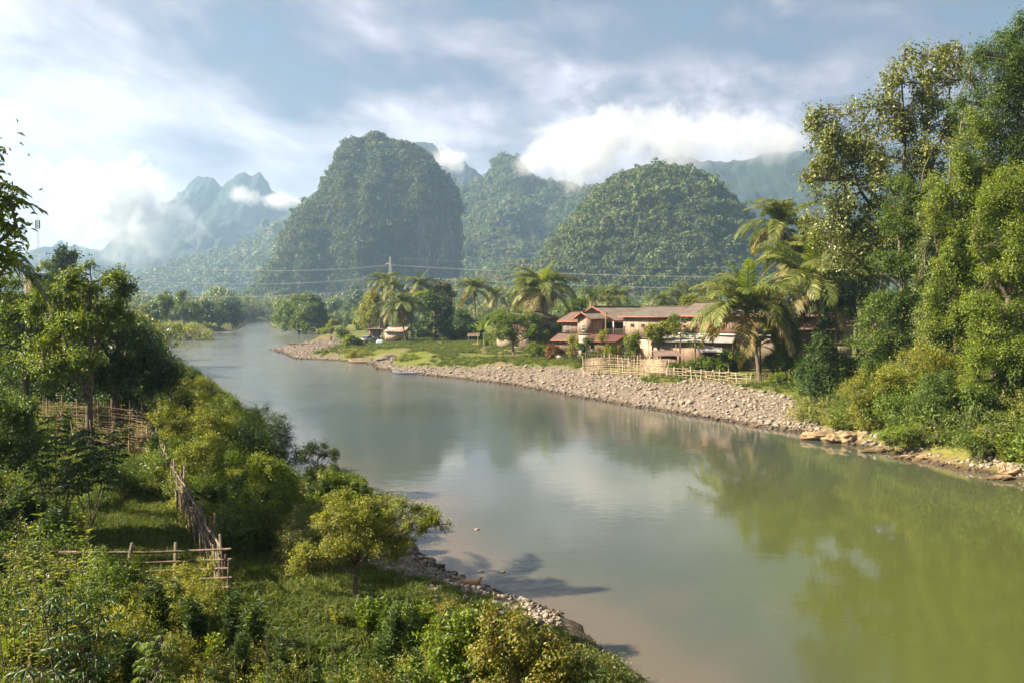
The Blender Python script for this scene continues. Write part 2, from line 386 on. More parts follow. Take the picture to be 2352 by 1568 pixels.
def ground():
    a = np.concatenate([np.linspace(-180, -46, 60, endpoint=False), np.linspace(-46, 46, 620, endpoint=False), np.linspace(46, 180, 60, endpoint=False)])
    a = np.radians(a); r = np.concatenate([[.01], np.geomspace(1.5, 9500, 470)])
    A, Rr = np.meshgrid(a, r, indexing='ij'); pts = np.c_[(np.sin(A)*Rr).ravel(), (np.cos(A)*Rr).ravel()]
    z = ground_z(pts); V = np.c_[pts, z]; na, nr = len(a), len(r)
    i = (np.arange(na)[:, None]*nr); i2 = (((np.arange(na)+1) % na)[:, None]*nr); j = np.arange(nr-1)[None]
    F = np.stack([i+j, i+j+1, i2+j+1, i2+j], -1).reshape(-1, 4)
    m, t = newmat('ground_soil_grass'); g = t.n('ShaderNodeNewGeometry'); pos = g.outputs['Position']
    at = t.n('ShaderNodeVertexColor', layer_name='zone'); zr, zg, zb = t.xyz(at.outputs[0])
    n1 = t.noise(pos, .25, 6, .6); n2 = t.noise(pos, 2.3, 6, .65); n3 = t.noise(pos, 14., 4, .6)
    gr = t.mix(t.mapr(n1, .35, .62), (.085, .12, .018), (.17, .165, .04)); gr = t.mix(t.mapr(n2, .42, .68), gr, (.055, .085, .014))
    gr = t.mix(t.mapr(n3, .55, .8, 0., .6), gr, (.22, .18, .07))
    di = t.mix(t.mapr(n2, .35, .65), (.24, .16, .095), (.13, .09, .06))
    vo = t.n('ShaderNodeTexVoronoi'); t.put(vo.inputs['Vector'], pos); t.put(vo.inputs['Scale'], 3.4)
    gv = t.mix(t.mapr(vo.outputs['Distance'], .1, .6), (.27, .22, .17), (.13, .105, .085)); gv = t.mix(t.mapr(n3, .4, .7, 0., .6), gv, (.22, .18, .14))
    c = t.mix(t.m('MULTIPLY', zg, t.mapr(n2, .3, .55)), gr, di); c = wet(t, t.mix(zr, c, gv))
    p = t.n('ShaderNodeBsdfPrincipled'); t.put(p.inputs['Base Color'], c); t.put(p.inputs['Roughness'], .95); t.put(p.inputs['Specular IOR Level'], .1)
    h = t.m('ADD', t.m('MULTIPLY', n2, .5), t.m('MULTIPLY', n3, .25))
    t.put(p.inputs['Normal'], t.bump(h, .6, .25)); finish(t, p.outputs[0])
    me = make_mesh('ground', V, F, m, True)
    gr_, di_ = bank_zone(pts); ca = me.color_attributes.new('zone', 'FLOAT_COLOR', 'POINT')
    ca.data.foreach_set('color', np.c_[gr_, di_, gr_*0, gr_*0+1].astype(np.float32).ravel())
    put('ground', me, kind='structure')
ground()
def water():
    m, t = newmat('river_water'); g = t.n('ShaderNodeNewGeometry'); pos = g.outputs['Position']
    x, y, z = t.xyz(pos)
    at = t.n('ShaderNodeVertexColor', layer_name='depth'); sh, rip, _ = t.xyz(at.outputs[0])
    # flow aligned ripples
    v1 = t.comb(t.m('MULTIPLY', t.m('ADD', x, t.m('MULTIPLY', y, .18)), .55), t.m('MULTIPLY', y, .95), 0.)
    n1 = t.noise(v1, 1.5, 4, .5, .8); n2 = t.noise(v1, 6.0, 3, .5, .3); big = t.noise(pos, .045, 4, .55, .5)
    amp = t.m('MULTIPLY', t.mapr(big, .36, .62, .3, 1.), t.m('ADD', t.m('MULTIPLY', t.m('POWER', rip, 1.5), 2.4), .2))
    h = t.m('MULTIPLY', t.m('ADD', n1, t.m('MULTIPLY', n2, .28)), amp)
    base = t.mix(t.mapr(t.noise(pos, .05, 3, .5), .3, .7), (.068, .076, .054), (.058, .068, .05)); base = t.mix(t.mapr(t.m('ADD', x, t.m('MULTIPLY', t.noise(pos, .12, 3, .5), 8.)), 8., 17.), base, (.070, .082, .022))  # greener right: clear water plus the jungle's reflection put into the colour
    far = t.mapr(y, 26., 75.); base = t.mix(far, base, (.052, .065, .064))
    base = t.mix(t.mapr(t.m('ADD', y, t.m('MULTIPLY', t.noise(pos, .06, 4, .6, .4), 50.)), 85., 170.), base, (.135, .14, .135))  # far reach paler: milky riffles, with the sky's sheen put into the colour
    base = t.mix(t.mapr(sh, .0, 1., 0., .85), base, (.115, .09, .062))
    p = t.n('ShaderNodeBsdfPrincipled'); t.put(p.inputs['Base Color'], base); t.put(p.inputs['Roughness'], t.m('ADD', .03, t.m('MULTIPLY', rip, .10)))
    t.put(p.inputs['IOR'], 1.36); t.put(p.inputs['Specular IOR Level'], .62)
    t.put(p.inputs['Normal'], t.bump(h, .38, .08)); finish(t, p.outputs[0])
    # grid covering the river, z = 0
    a = np.radians(np.concatenate([np.linspace(-180, -46, 30, endpoint=False), np.linspace(-46, 46, 260, endpoint=False), np.linspace(46, 180, 30, endpoint=False)]))
    r = np.concatenate([[.01], np.geomspace(2, 640, 200)])
    A, Rr = np.meshgrid(a, r, indexing='ij'); pts = np.c_[(np.sin(A)*Rr).ravel(), (np.cos(A)*Rr).ravel()]
    d, side = river(pts); na, nr = len(a), len(r)
    i = (np.arange(na)[:, None]*nr); i2 = (((np.arange(na)+1) % na)[:, None]*nr); j = np.arange(nr-1)[None]
    F = np.stack([i+j, i+j+1, i2+j+1, i2+j], -1).reshape(-1, 4)
    keep = (d[F] < 9).any(1) & (pts[F][:, :, 1] > -155).all(1); F = F[keep]
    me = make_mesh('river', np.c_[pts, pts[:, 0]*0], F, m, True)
    n = fbm(np.c_[pts*.25, pts[:, 0]*0], 3, 8)
    shal = np.where(side < .5, 1-sstep(-d+n*1.5, 0, 6.5), (1-sstep(-d+n, 0, 2.5))*.8)
    shal[pts[:, 1] > 130] *= .5
    ripv = sstep(pts[:, 1], 42, 105)*.75+.25*sstep(pts[:, 1], 100, 200)+.18*shal*(side < .5)
    ca = me.color_attributes.new('depth', 'FLOAT_COLOR', 'POINT')
    ca.data.foreach_set('color', np.c_[shal, ripv, n*0, n*0+1].astype(np.float32).ravel())
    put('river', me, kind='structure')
water()

# ------------------------------------------------------------------ scattering (only for kind = stuff)
def scatter(name, pts, rot, scl, pick, protos, label, cat, group=None):
    c = bpy.data.collections.new(name+'_shapes')
    for o in protos: c.objects.link(o)
    me = bpy.data.meshes.new(name); me.vertices.add(len(pts)); me.vertices.foreach_set('co', np.asarray(pts, np.float32).ravel())
    a = me.attributes.new('rot', 'FLOAT_VECTOR', 'POINT'); a.data.foreach_set('vector', np.asarray(rot, np.float32).ravel())
    a = me.attributes.new('scl', 'FLOAT_VECTOR', 'POINT'); s = np.asarray(scl, np.float32); s = s if s.ndim == 2 else np.repeat(s[:, None], 3, 1); a.data.foreach_set('vector', s.ravel())
    a = me.attributes.new('pick', 'INT', 'POINT'); a.data.foreach_set('value', np.asarray(pick, np.int32))
    ng = bpy.data.node_groups.new(name, 'GeometryNodeTree')
    ng.interface.new_socket('Geometry', in_out='INPUT', socket_type='NodeSocketGeometry'); ng.interface.new_socket('Geometry', in_out='OUTPUT', socket_type='NodeSocketGeometry')
    N = ng.nodes.new; gi, go = N('NodeGroupInput'), N('NodeGroupOutput'); ip = N('GeometryNodeInstanceOnPoints'); ci = N('GeometryNodeCollectionInfo')
    ci.inputs[0].default_value = c; ci.inputs['Separate Children'].default_value = True; ci.inputs['Reset Children'].default_value = True
    def na(nm, dt): n = N('GeometryNodeInputNamedAttribute'); n.data_type = dt; n.inputs['Name'].default_value = nm; return [o for o in n.outputs if o.enabled and o.name == 'Attribute'][0]
    er = N('FunctionNodeEulerToRotation'); L = ng.links.new
    L(na('rot', 'FLOAT_VECTOR'), er.inputs[0]); L(gi.outputs[0], ip.inputs['Points']); L(ci.outputs[0], ip.inputs['Instance'])
    ip.inputs['Pick Instance'].default_value = True; L(na('pick', 'INT'), ip.inputs['Instance Index']); L(er.outputs[0], ip.inputs['Rotation']); L(na('scl', 'FLOAT_VECTOR'), ip.inputs['Scale'])
    L(ip.outputs[0], go.inputs[0])
    o = put(name, me, label=label, cat=cat, group=group, kind='stuff'); md = o.modifiers.new('scatter', 'NODES'); md.node_group = ng
    return o
def unit(v): return v/(np.linalg.norm(v, axis=-1, keepdims=True)+1e-9)
def leaves(P_, D_, size, wr=.45, rng=None, fold=.18, droop=0., N_=None):
    """one folded leaf (two triangles) per point"""
    n = len(P_); D_ = unit(D_+np.array([0, 0, -droop])); rn = rng.normal(size=(n, 3))
    S = np.cross(D_, rn if N_ is None else N_+rn*.3); S = unit(S); U = np.cross(S, D_)
    s = size[:, None]; base = P_; tip = P_+D_*s; mid = P_+D_*s*.42
    r = mid+S*s*wr*.5+U*s*fold; l = mid-S*s*wr*.5+U*s*fold
    V = np.stack([base, r, tip, l], 1).reshape(-1, 3); k = np.arange(n)[:, None]*4
    T = np.concatenate([k+np.array([[0, 1, 2]]), k+np.array([[0, 2, 3]])], 1).reshape(-1, 3)
    return V, T
def crown_pts(lobes, n, rng, shell=.45):
    lobes = [(np.array(c, float), np.array(r, float)) for c, r in lobes]
    w = np.array([np.prod(r)**(2/3) for c, r in lobes]); w /= w.sum()
    k = rng.choice(len(lobes), n, p=w); u = unit(rng.normal(size=(n, 3))); rad = rng.random(n)**shell
    C = np.array([c for c, r in lobes])[k]; Rr = np.array([r for c, r in lobes])[k]
    return C+u*Rr*rad[:, None], unit(u/Rr*Rr.mean(1)[:, None])
def sublobes(lobes, k, rng):
    out = []
    for c, r in lobes:
        c, r = np.array(c, float), np.array(r, float)
        for i in range(k):
            u = unit(rng.normal(size=3)); f = rng.uniform(.2, .36); out.append((c+u*r*rng.uniform(.62, .84), r.mean()*f*np.array([1, 1, .85])*np.clip(r/r.mean(), .7, 1.4)))
    return out
def foliage(mb, lobes, nclus, per, cl, size, rng, wr=.45, droop=.2, shell=.45, twigs=None, zmin=None, sub=0):
    """leaf clusters spread through the lobes; returns the cluster centres"""
    if sub: lobes = sublobes(lobes, sub, rng)
    C, Nn = crown_pts(lobes, nclus, rng, shell)
    if zmin is not None: k = C[:, 2] > zmin; C, Nn = C[k], Nn[k]; nclus = len(C)
    tw = unit(Nn*.8+rng.normal(size=(nclus, 3))*.6+np.array([0, 0, .25]))
    per_ = rng.integers(int(per*.6), int(per*1.4)+1, nclus); idx = np.repeat(np.arange(nclus), per_)
    n = len(idx); t = rng.random(n)
    c_s = cl*rng.uniform(.55, 1.35, nclus)
    Pp = C[idx]+tw[idx]*((t-.45)*c_s[idx])[:, None]*1.7+rng.normal(size=(n, 3))*(c_s[idx]*.36)[:, None]
    D_ = unit(tw[idx]*.6+rng.normal(size=(n, 3))*.75)
    V, T = leaves(Pp, D_, size*rng.uniform(.6, 1.35, n), wr, rng, droop=droop, N_=Nn[idx]+np.array([0, 0, .7]))
    mb.add(V, T=T); return C
def skeleton(mb, base, top, r0, C, rng, nl=9, start=.3, twig=.6, sides=7, lean=None):
    """trunk, limbs to spread out points, twigs to the nearest cluster centres"""
    base, top = np.array(base, float), np.array(top, float); H = np.linalg.norm(top-base)
    t = np.linspace(0, 1, 9); wob = np.c_[np.sin(t*3+rng.random()*6), np.cos(t*2.6+rng.random()*6), t*0]*H*.02*(t*(1.1-t)*4)[:, None]
    tr = base+(top-base)*t[:, None]+wob; rad = r0*(1-.72*t); rad[0] *= 1.35
    mb.tube(tr, rad, sides)
    if len(C) == 0: return
    sel = [int(rng.integers(len(C)))]; dm = np.linalg.norm(C-C[sel[0]], axis=1)
    for _ in range(min(nl, len(C))-1): k = int(dm.argmax()); sel.append(k); dm = np.minimum(dm, np.linalg.norm(C-C[k], axis=1))
    S = [tr[-3:]]
    for k in sel:
        e = C[k]; s = start+(1-start)*rng.random()*.75; b = base+(top-base)*s
        i = int(s*8); b = tr[i]; mid = (b+e)/2+np.array([0, 0, .12*np.linalg.norm(e-b)])+rng.normal(size=3)*.04*H
        u = np.linspace(0, 1, 8)[:, None]; cv = (1-u)**2*b+2*u*(1-u)*mid+u*u*e
        cv[1:-1] += rng.normal(size=(6, 3))*.012*H
        rr = rad[i]*.55*(1-u[:, 0])+.012*r0/.1; mb.tube(cv, np.maximum(rr, r0*.05), max(4, sides-2), False); S.append(cv[2:])
    S = np.concatenate(S)
    m = rng.random(len(C)) < twig
    for c in C[m]:
        j = np.linalg.norm(S-c, axis=1).argmin(); a = S[j]; md = (a+c)/2+rng.normal(size=3)*.05*np.linalg.norm(c-a)
        mb.tube([a, md, c], [r0*.09, r0*.06, r0*.03], 3, False)
def tri_proto(name, me):
    o = bpy.data.objects.new(name, me); return o
# crown lumps for the forest on the hills
def lump(name, seed, rx, rz, n, ls, mat):
    rng = np.random.default_rng(seed); mb = MB()
    lob = [((0, 0, 0), (rx, rx, rz))]+[((rng.normal()*rx*.5, rng.normal()*rx*.5, rng.random()*rz*.5), (rx*.6, rx*.6, rz*.6)) for _ in range(4)]
    lob = lob+[((rng.normal()*rx*.6, rng.normal()*rx*.6, rng.normal()*rz*.4), np.array([rx, rx, rz])*rng.uniform(.3, .5)) for _ in range(7)]
    C, Nn = crown_pts(lob, n*(5 if ls > 1 else 4), rng, .12); k = C[:, 2] > -rz*.7; C, Nn = C[k], Nn[k]; m = len(C)
    Nn = unit(Nn+rng.normal(size=(m, 3))*.38); D_ = unit(np.cross(Nn, rng.normal(size=(m, 3))))
    V, T = leaves(C-D_*ls*.5, D_, ls*rng.uniform(.6, 1.3, m), .75, rng, .1, 0., Nn*3); mb.add(V, T=T)
    V = [];  # dark solid core so the ground never shows through a crown
    th = np.linspace(0, 2*np.pi, 9)[:-1]; ph = np.linspace(-.5, 1.5, 6)
    pts = np.array([[np.cos(a)*np.cos(p)*rx*.8, np.sin(a)*np.cos(p)*rx*.8, np.sin(p)*rz*.8] for p in ph for a in th])
    i = np.arange(5)[:, None]*8; j = np.arange(8)[None]; j2 = (j+1) % 8
    mb.add(pts, np.stack([i+j, i+j2, i+8+j2, i+8+j], -1).reshape(-1, 4))
    return bpy.data.objects.new(name, mb.mesh(name, mat))
LUMPS = [lump('tree_clump_a', 1, 3.4, 3.2, 75, 1.25, LM['hill']), lump('tree_clump_b', 2, 2.6, 3.8, 70, 1.15, LM['hill']),
         lump('tree_clump_c', 3, 4.2, 3.0, 85, 1.35, LM['hill']), lump('tree_clump_d', 4, 2.8, 2.8, 60, 1.2, LM['hilldry']),
         lump('tree_clump_e', 5, 3.6, 4.4, 80, 1.3, LM['hilldry'])]
FLUMPS = [lump('tree_crown_a', 11, 3.4, 3.4, 420, .5, LM['mid']), lump('tree_crown_b', 12, 2.7, 3.6, 380, .45, LM['dark']), lump('tree_crown_c', 13, 3.8, 3.0, 460, .5, LM['olive']), lump('tree_crown_d', 14, 3.0, 3.2, 400, .45, LM['yellow'])]
def rockmat(name, a, b, c, sc_=.02, streak=True, lowsat=False):
    m, t = newmat(name); g = t.n('ShaderNodeNewGeometry'); pos = g.outputs['Position']; x, y, z = t.xyz(pos)
    n1 = t.noise(pos, sc_*2, 7, .65); st = t.noise(t.comb(t.m('MULTIPLY', x, 7*sc_), t.m('MULTIPLY', y, 7*sc_), t.m('MULTIPLY', z, sc_*.9)), 1., 6, .6)
    nz = t.xyz(g.outputs['Normal'])[2]
    cc = t.mix(t.mapr(st, .42, .60), a, b); cc = t.mix(t.mapr(t.m('ADD', st, t.m('MULTIPLY', n1, .4)), .80, .92, 0., .8), cc, (.36, .33, .30))
    veg = t.mapr(t.m('ADD', t.m('MULTIPLY', nz, .8), n1), .62, .86)
    cc = t.mix(veg, cc, c)
    p = t.n('ShaderNodeBsdfPrincipled'); t.put(p.inputs['Base Color'], cc); t.put(p.inputs['Roughness'], .95); t.put(p.inputs['Specular IOR Level'], .1)
    t.put(p.inputs['Normal'], t.bump(t.noise(pos, sc_*6, 8, .7), .9, 3.)); finish(t, p.outputs[0]); return m
rock = rockmat('karst_rock', (.075, .085, .07), (.17, .165, .14), (.055, .085, .022))
rock_far = rockmat('far_forest_slope', (.026, .036, .040), (.052, .058, .056), (.026, .042, .032), .012)
def sample_mesh(V, Q, n, rng):
    a, b, c, d = (V[Q[:, k]] for k in range(4)); nn = np.cross(c-a, d-b)/2; ar = np.linalg.norm(nn, axis=1)
    k = rng.choice(len(Q), n, p=ar/ar.sum()); u, v = rng.random(n)[:, None], rng.random(n)[:, None]
    p = (a[k]*(1-u)+b[k]*u)*(1-v)+(d[k]*(1-u)+c[k]*u)*v
    return p, unit(nn[k])
def karst(name, Ls, Rs, D, ratio, seed, ntree, size, mask, flute=5., label=''):
    """lofted limestone tower; Ls/Rs: silhouette points of the photo, seen at distance D"""
    phi = math.atan2((P(Ls[-1][0], 500, D).x+P(Ls[3][0], 500, D).x+P(Rs[3][0], 500, D).x)/3, D); fw = np.array([math.sin(phi), math.cos(phi)]); rt_ = np.array([math.cos(phi), -math.sin(phi)]); Dd = D/math.cos(phi)
    def hit(px_, py_):
        a_, b_, c_ = ray(px_, py_); k_ = Dd/(a_*fw[0]+b_*fw[1]); return (a_*k_*rt_[0]+b_*k_*rt_[1], CAMZ+c_*k_)
    L_ = np.array([hit(*q_) for q_ in Ls]); R_ = np.array([hit(*q_) for q_ in Rs])
    zt = max(L_[:, 1].max(), R_[:, 1].max()); nz, na = 150, 300
    zs = np.concatenate([np.linspace(-3, zt*.93, nz-30), zt*.93+(zt*.07)*np.sin(np.linspace(0, np.pi/2, 31))[1:]])
    o = L_[:, 1].argsort(); xl = np.interp(zs, L_[o, 1], L_[o, 0]); o = R_[:, 1].argsort(); xr = np.interp(zs, R_[o, 1], R_[o, 0])
    rx = np.maximum((xr-xl)/2, .5); xc = (xr+xl)/2
    th = np.linspace(0, 2*np.pi, na, endpoint=False); Zm, Tm = np.meshgrid(zs, th, indexing='ij')
    sup = 1/((np.abs(np.cos(Tm))**2.5+np.abs(np.sin(Tm))**2.5)**(1/2.5))
    X = xc[:, None]+rx[:, None]*np.cos(Tm)*sup; Y = Dd+rx[:, None]*ratio*np.sin(Tm)*sup
    q = np.c_[X.ravel(), Y.ravel(), Zm.ravel()]; s = 1/60.
    n = fbm(q*np.array([s, s, s*.35]), 4, seed)*flute*1.1+np.abs(fbm(q*np.array([1/17., 1/17., 1/60.]), 3, seed+3))*-flute*.6+fbm(q/8., 2, seed+7)*1.3
    fade = np.minimum(1, rx/25.)[:, None].repeat(na, 1).ravel()
    q[:, 0] += n*np.cos(Tm).ravel()*fade*.55; q[:, 1] += n*np.sin(Tm).ravel()*fade*1.4
    q[:, :2] = q[:, :1]*rt_+q[:, 1:2]*fw; ctop = xc[-1]*rt_+Dd*fw
    i = np.arange(len(zs)-1)[:, None]*na; j = np.arange(na)[None]; j2 = (j+1) % na
    Q = np.stack([i+j, i+j2, i+na+j2, i+na+j], -1).reshape(-1, 4)
    mb = MB().add(q, Q); top = len(q); mb.add([[ctop[0], ctop[1], zt+.5]], T=[(len(zs)*na-na+k-top, len(zs)*na-na+(k+1) % na-top, 0) for k in range(na)])
    mb.build(name, rock, smooth=True, kind='structure')
    rng = np.random.default_rng(seed); p, nn = sample_mesh(q, Q, ntree*3, rng)
    keep = (p[:, 1] < D+rx.max()*.35) & (rng.random(len(p)) < mask(p, nn)); p, nn = p[keep][:ntree], nn[keep][:ntree]
    return p, nn
def forest(name, p, nn, size, seed, label, dry=.35):
    rng = np.random.default_rng(seed); n = len(p); pn = fbm(p/35., 3, seed)
    pick = np.where(rng.random(n) < dry*(1+.9*pn), rng.integers(3, 5, n), rng.integers(0, 3, n))
    s = size*np.exp(rng.normal(size=n)*.32); p = p+nn*(s*.5)[:, None]*np.array([1, 1, .5])
    scatter(name, p, np.c_[rng.normal(size=(n, 2))*.15, rng.random(n)*6.28], np.c_[s, s, s*rng.uniform(.7, 1.3, n)], pick, LUMPS, label, 'forest')
def px_of(p): 
    v = p-np.array([0, 0, CAMZ]); f = v[:, 1]*CP-v[:, 2]*SP; u = v[:, 1]*SP+v[:, 2]*CP
    return 1176+FP*v[:, 0]/f, 784-FP*u/f
def maskA(p, nn):
    x, y = px_of(p); n = fbm(p/22., 3, 5)
    cliff = sstep(x+n*18+(y-500)*.12, 925, 950)*sstep(y+n*15, 440, 500)
    return .95-.93*cliff
pa, na_ = karst('karst_hill', [(530,712),(580,672),(612,645),(640,602),(660,560),(672,525),(690,492),(717,462),(733,440),(741,412),(757,378),(768,350),(779,330),(800,322),(835,319),(850,308)],
  [(1050,712),(1058,650),(1064,600),(1067,560),(1063,515),(1056,475),(1046,448),(1022,420),(1003,393),(968,358),(935,338),(900,328),(878,316),(858,307)], 950, .40, 11, 22000, 1., maskA, 10.)
forest('hill_forest', pa, na_, .68, 12, 'scrubby trees covering the tall steep limestone hill in the centre', .3)
pb, nb_ = karst('karst_hill', [(1140,720),(1190,670),(1235,618),(1262,580),(1312,520),(1366,458),(1400,428),(1440,404),(1468,396),(1480,390)],
  [(1900,720),(1850,680),(1800,632),(1762,590),(1730,552),(1712,512),(1690,480),(1655,442),(1622,415),(1590,398),(1545,391),(1490,389)], 720, .45, 23, 19000, 1., lambda p, nn: np.full(len(p), .95), 4.)
forest('hill_forest', pb, nb_, .72, 24, 'rounded tree crowns covering the broad green hill on the right', .22)
def ridge(name, sil, D, depth, seed, mat, namp=1., nu=260, nv=46, kind='structure', power=.85):
    sil = np.array(sil, float); px = np.linspace(sil[0, 0], sil[-1, 0], nu); py = np.interp(px, sil[:, 0], sil[:, 1])
    X0 = np.array([P(a, b, D).x for a, b in zip(px, py)]); Z0 = np.array([P(a, b, D).z for a, b in zip(px, py)])
    q0 = np.c_[X0/60., Z0*0, Z0*0]; Z0 = Z0+fbm(q0*3, 4, seed)*D/700.*namp
    t = np.concatenate([np.linspace(-1, 0, 14)[:-1], np.linspace(0, 1, nv)])
    U, T = np.meshgrid(np.arange(nu), t, indexing='ij')
    Z = Z0[U]*(1-np.abs(T)**power); Z = np.where(T < 0, Z0[U]*(1-np.abs(T)), Z)
    Y = D-depth*T; X = X0[U]*np.ones_like(T)
    q = np.c_[X.ravel(), Y.ravel(), Z.ravel()]; w = (np.abs(T)*(1-np.abs(T)*.3)).ravel(); s = D*.00011
    sp = fbm(q/(D*.085)*np.array([1, .6, .5]), 4, seed+2); gl = -np.abs(fbm(q/(D*.04), 3, seed+5))
    q[:, 2] += (sp*.16+gl*.10)*D*.14*np.minimum(1, w*3)*np.clip(Z.ravel()/(D*.06), 0, 1)*namp
    q[:, 1] -= fbm(q/(D*.05), 3, seed+9)*D*.02*np.minimum(1, w*3)
    q[:, 2] += fbm(q/(D*.012), 4, seed+1, .6)*D*.0026
    nt_ = len(t); i = np.arange(nu-1)[:, None]*nt_+np.arange(nt_-1)[None]; Q = np.stack([i, i+1, i+nt_+1, i+nt_], -1).reshape(-1, 4)
    q[:, 2] = np.maximum(q[:, 2], -1.)
    MB().add(q, Q).build(name, mat, smooth=True, kind=kind); return q, Q
# ridge with the rounded knob behind, between the two near hills
qc, Qc = ridge('mountain', [(900,560),(980,500),(1045,462),(1062,444),(1085,424),(1108,408),(1126,398),(1132,380),(1146,363),(1160,357),(1176,361),(1192,372),(1204,392),(1230,412),(1280,425),(1340,428),(1400,425),(1500,440),(1620,470),(1750,520),(1900,600)], 1500, 430, 31, rock_far, .6)
def slope_forest(name, q, Q, n, size, seed, label, ymax, dry=.3, pxr=None):
    rng = np.random.default_rng(seed); p, nn = sample_mesh(q, Q, n, rng); nn = np.where(nn[:, 2:3] < 0, -nn, nn)
    k = (p[:, 1] < ymax) & (p[:, 2] > 4)
    if pxr: x, y = px_of(p); k &= (x > pxr[0]) & (x < pxr[1])
    forest(name, p[k], nn[k], size, seed, label, dry)
slope_forest('hill_forest', qc, Qc, 22000, 1.15, 32, 'hazy trees on the ridge with a rounded knob behind the central hill', 1515, .25, (1020, 1500))
ridge('mountain', [(850,420),(905,372),(940,334),(975,326),(1000,338),(1022,366),(1048,376),(1068,371),(1092,392),(1112,408),(1150,440),(1220,500)], 2100, 400, 41, rock_far, .5)
ridge('mountain', [(1330,440),(1420,405),(1500,378),(1560,356),(1600,366),(1700,372),(1760,352),(1830,348),(1950,338),(2150,330),(2400,350)], 1850, 600, 43, rock_far, .8)
ridge('mountain', [(150,640),(250,560),(330,500),(400,455),(440,420),(455,406),(478,404),(493,413),(508,427),(524,418),(545,401),(562,399),(580,404),(598,399),(612,412),(626,436),(645,455),(690,470),(740,480),(820,500)], 2600, 700, 45, rock_far, .9, 320)
ridge('mountain', [(640,500),(680,478),(715,450),(735,452),(790,470)], 2300, 250, 49, rock_far, .5, 100)
ridge('mountain', [(20,640),(62,610),(90,580),(115,563),(140,553),(150,560),(190,566),(240,578),(320,566),(380,575),(470,610),(560,650)], 2400, 500, 51, rock_far, .6)
qm, Qm = ridge('mountain', [(300,650),(360,625),(430,600),(470,588),(540,575),(570,555),(600,560),(622,530),(650,520),(690,488),(740,480),(800,500)], 1800, 450, 53, rock_far, .8)
slope_forest('hill_forest', qm, Qm, 5000, 2.2, 54, 'faint blue trees on the low ridge left of the central hill', 1810)
qd, Qd = ridge('mountain', [(1040,655),(1080,640),(1120,625),(1160,612),(1200,600),(1250,622),(1300,650),(1400,680)], 900, 160, 57, rock_far, .5, 120)
slope_forest('hill_forest', qd, Qd, 2500, 1.0, 58, 'yellow green trees on the low rise between the two hills', 905, .5)
# ------------------------------------------------------------------ air and the low clouds caught on the mountains
def haze():
    mb = MB().box((-5200, -400, -2.9), (5200, 3500, 475))
    m, t = newmat('hazy_air'); v = t.n('ShaderNodeVolumePrincipled')
    t.put(v.inputs['Color'], (.47, .69, 1.)); t.put(v.inputs['Density'], .00024); t.put(v.inputs['Anisotropy'], .35)
    o = t.n('ShaderNodeOutputMaterial'); t.nt.links.new(v.outputs[0], o.inputs['Volume'])
    mb.build('haze', m, label='pale blue morning haze filling the valley air', cat='haze', kind='stuff')
haze()
def cloud(px, py, D, w, h, depth, seed, dens, label, cat='cloud', tilt=0., scale=1., thr=(.43, .68)):
    c = P(px, py, D); rx, rz = w*D/FP/2, h*D/FP/2
    mb = MB(); th = np.linspace(0, 2*np.pi, 25)[:-1]; ph = np.linspace(-np.pi/2, np.pi/2, 13)
    V = np.array([[np.cos(a)*np.cos(p), np.sin(a)*np.cos(p), np.sin(p)] for p in ph for a in th])
    i = np.arange(12)[:, None]*24; j = np.arange(24)[None]; j2 = (j+1) % 24
    mb.add(V, np.stack([i+j, i+j2, i+24+j2, i+24+j], -1).reshape(-1, 4))
    m, t = newmat('cloud_vapour'); co = t.coord('Object'); x, y, z = t.xyz(co)
    r = t.vm('LENGTH', co); r = r.node.outputs['Value']
    pos = t.vm('MULTIPLY', co, (rx/95/scale, depth/95/scale, rz/95/scale)); pos = t.vm('ADD', pos, (seed*7.3, seed*3.1, seed*1.7))
    n = t.noise(pos, 1.6, 9, .66, .3)
    f = t.mapr(t.m('ADD', n, t.m('MULTIPLY', t.m('SUBTRACT', .52, r), .36)), thr[0], thr[1])
    f = t.m('MULTIPLY', f, t.mapr(r, .75, 1., 1., 0.))
    v = t.n('ShaderNodeVolumePrincipled'); t.put(v.inputs['Color'], (.90, .90, .92)); t.put(v.inputs['Density'], t.m('MULTIPLY', f, dens)); t.put(v.inputs['Anisotropy'], .1)
    o = t.n('ShaderNodeOutputMaterial'); t.nt.links.new(v.outputs[0], o.inputs['Volume'])
    ob = mb.build('cloud', m, label=label, cat='cloud', kind='stuff'); ob.location = c; ob.scale = (rx, depth, rz); ob.rotation_euler = (0, R(tilt), 0)
cloud(1325, 345, 1300, 380, 250, 110, 1, .03, 'bright white cloud caught between the knobbed ridge and the right hill', tilt=-12, scale=1.1)
cloud(1570, 315, 1500, 600, 190, 170, 2, .017, 'long cloud bank lying across the mountains behind the right hill', tilt=2, scale=1.2)
cloud(1760, 330, 1450, 300, 130, 110, 3, .02, 'cloud wisp above the right hand mountain beside the tall trees', tilt=4)
cloud(285, 480, 2000, 520, 300, 200, 4, .04, 'large white cloud hiding the left end of the twin peak mountain', tilt=24, scale=1.8)
cloud(650, 462, 2150, 200, 60, 110, 5, .03, 'thin white cloud draped below the right twin peak', tilt=10, scale=1.1)
cloud(560, 450, 2200, 120, 60, 80, 6, .025, 'small shred of cloud across the face of the twin peaks', tilt=25, scale=.9)
cloud(1035, 365, 1750, 130, 80, 70, 7, .04, 'small cloud sitting on the saddle behind the central hill', tilt=20, scale=.8)
cloud(1210, 372, 1420, 120, 80, 60, 8, .02, 'thin cloud veil on the shoulder of the rounded knob', tilt=-30, scale=.8)
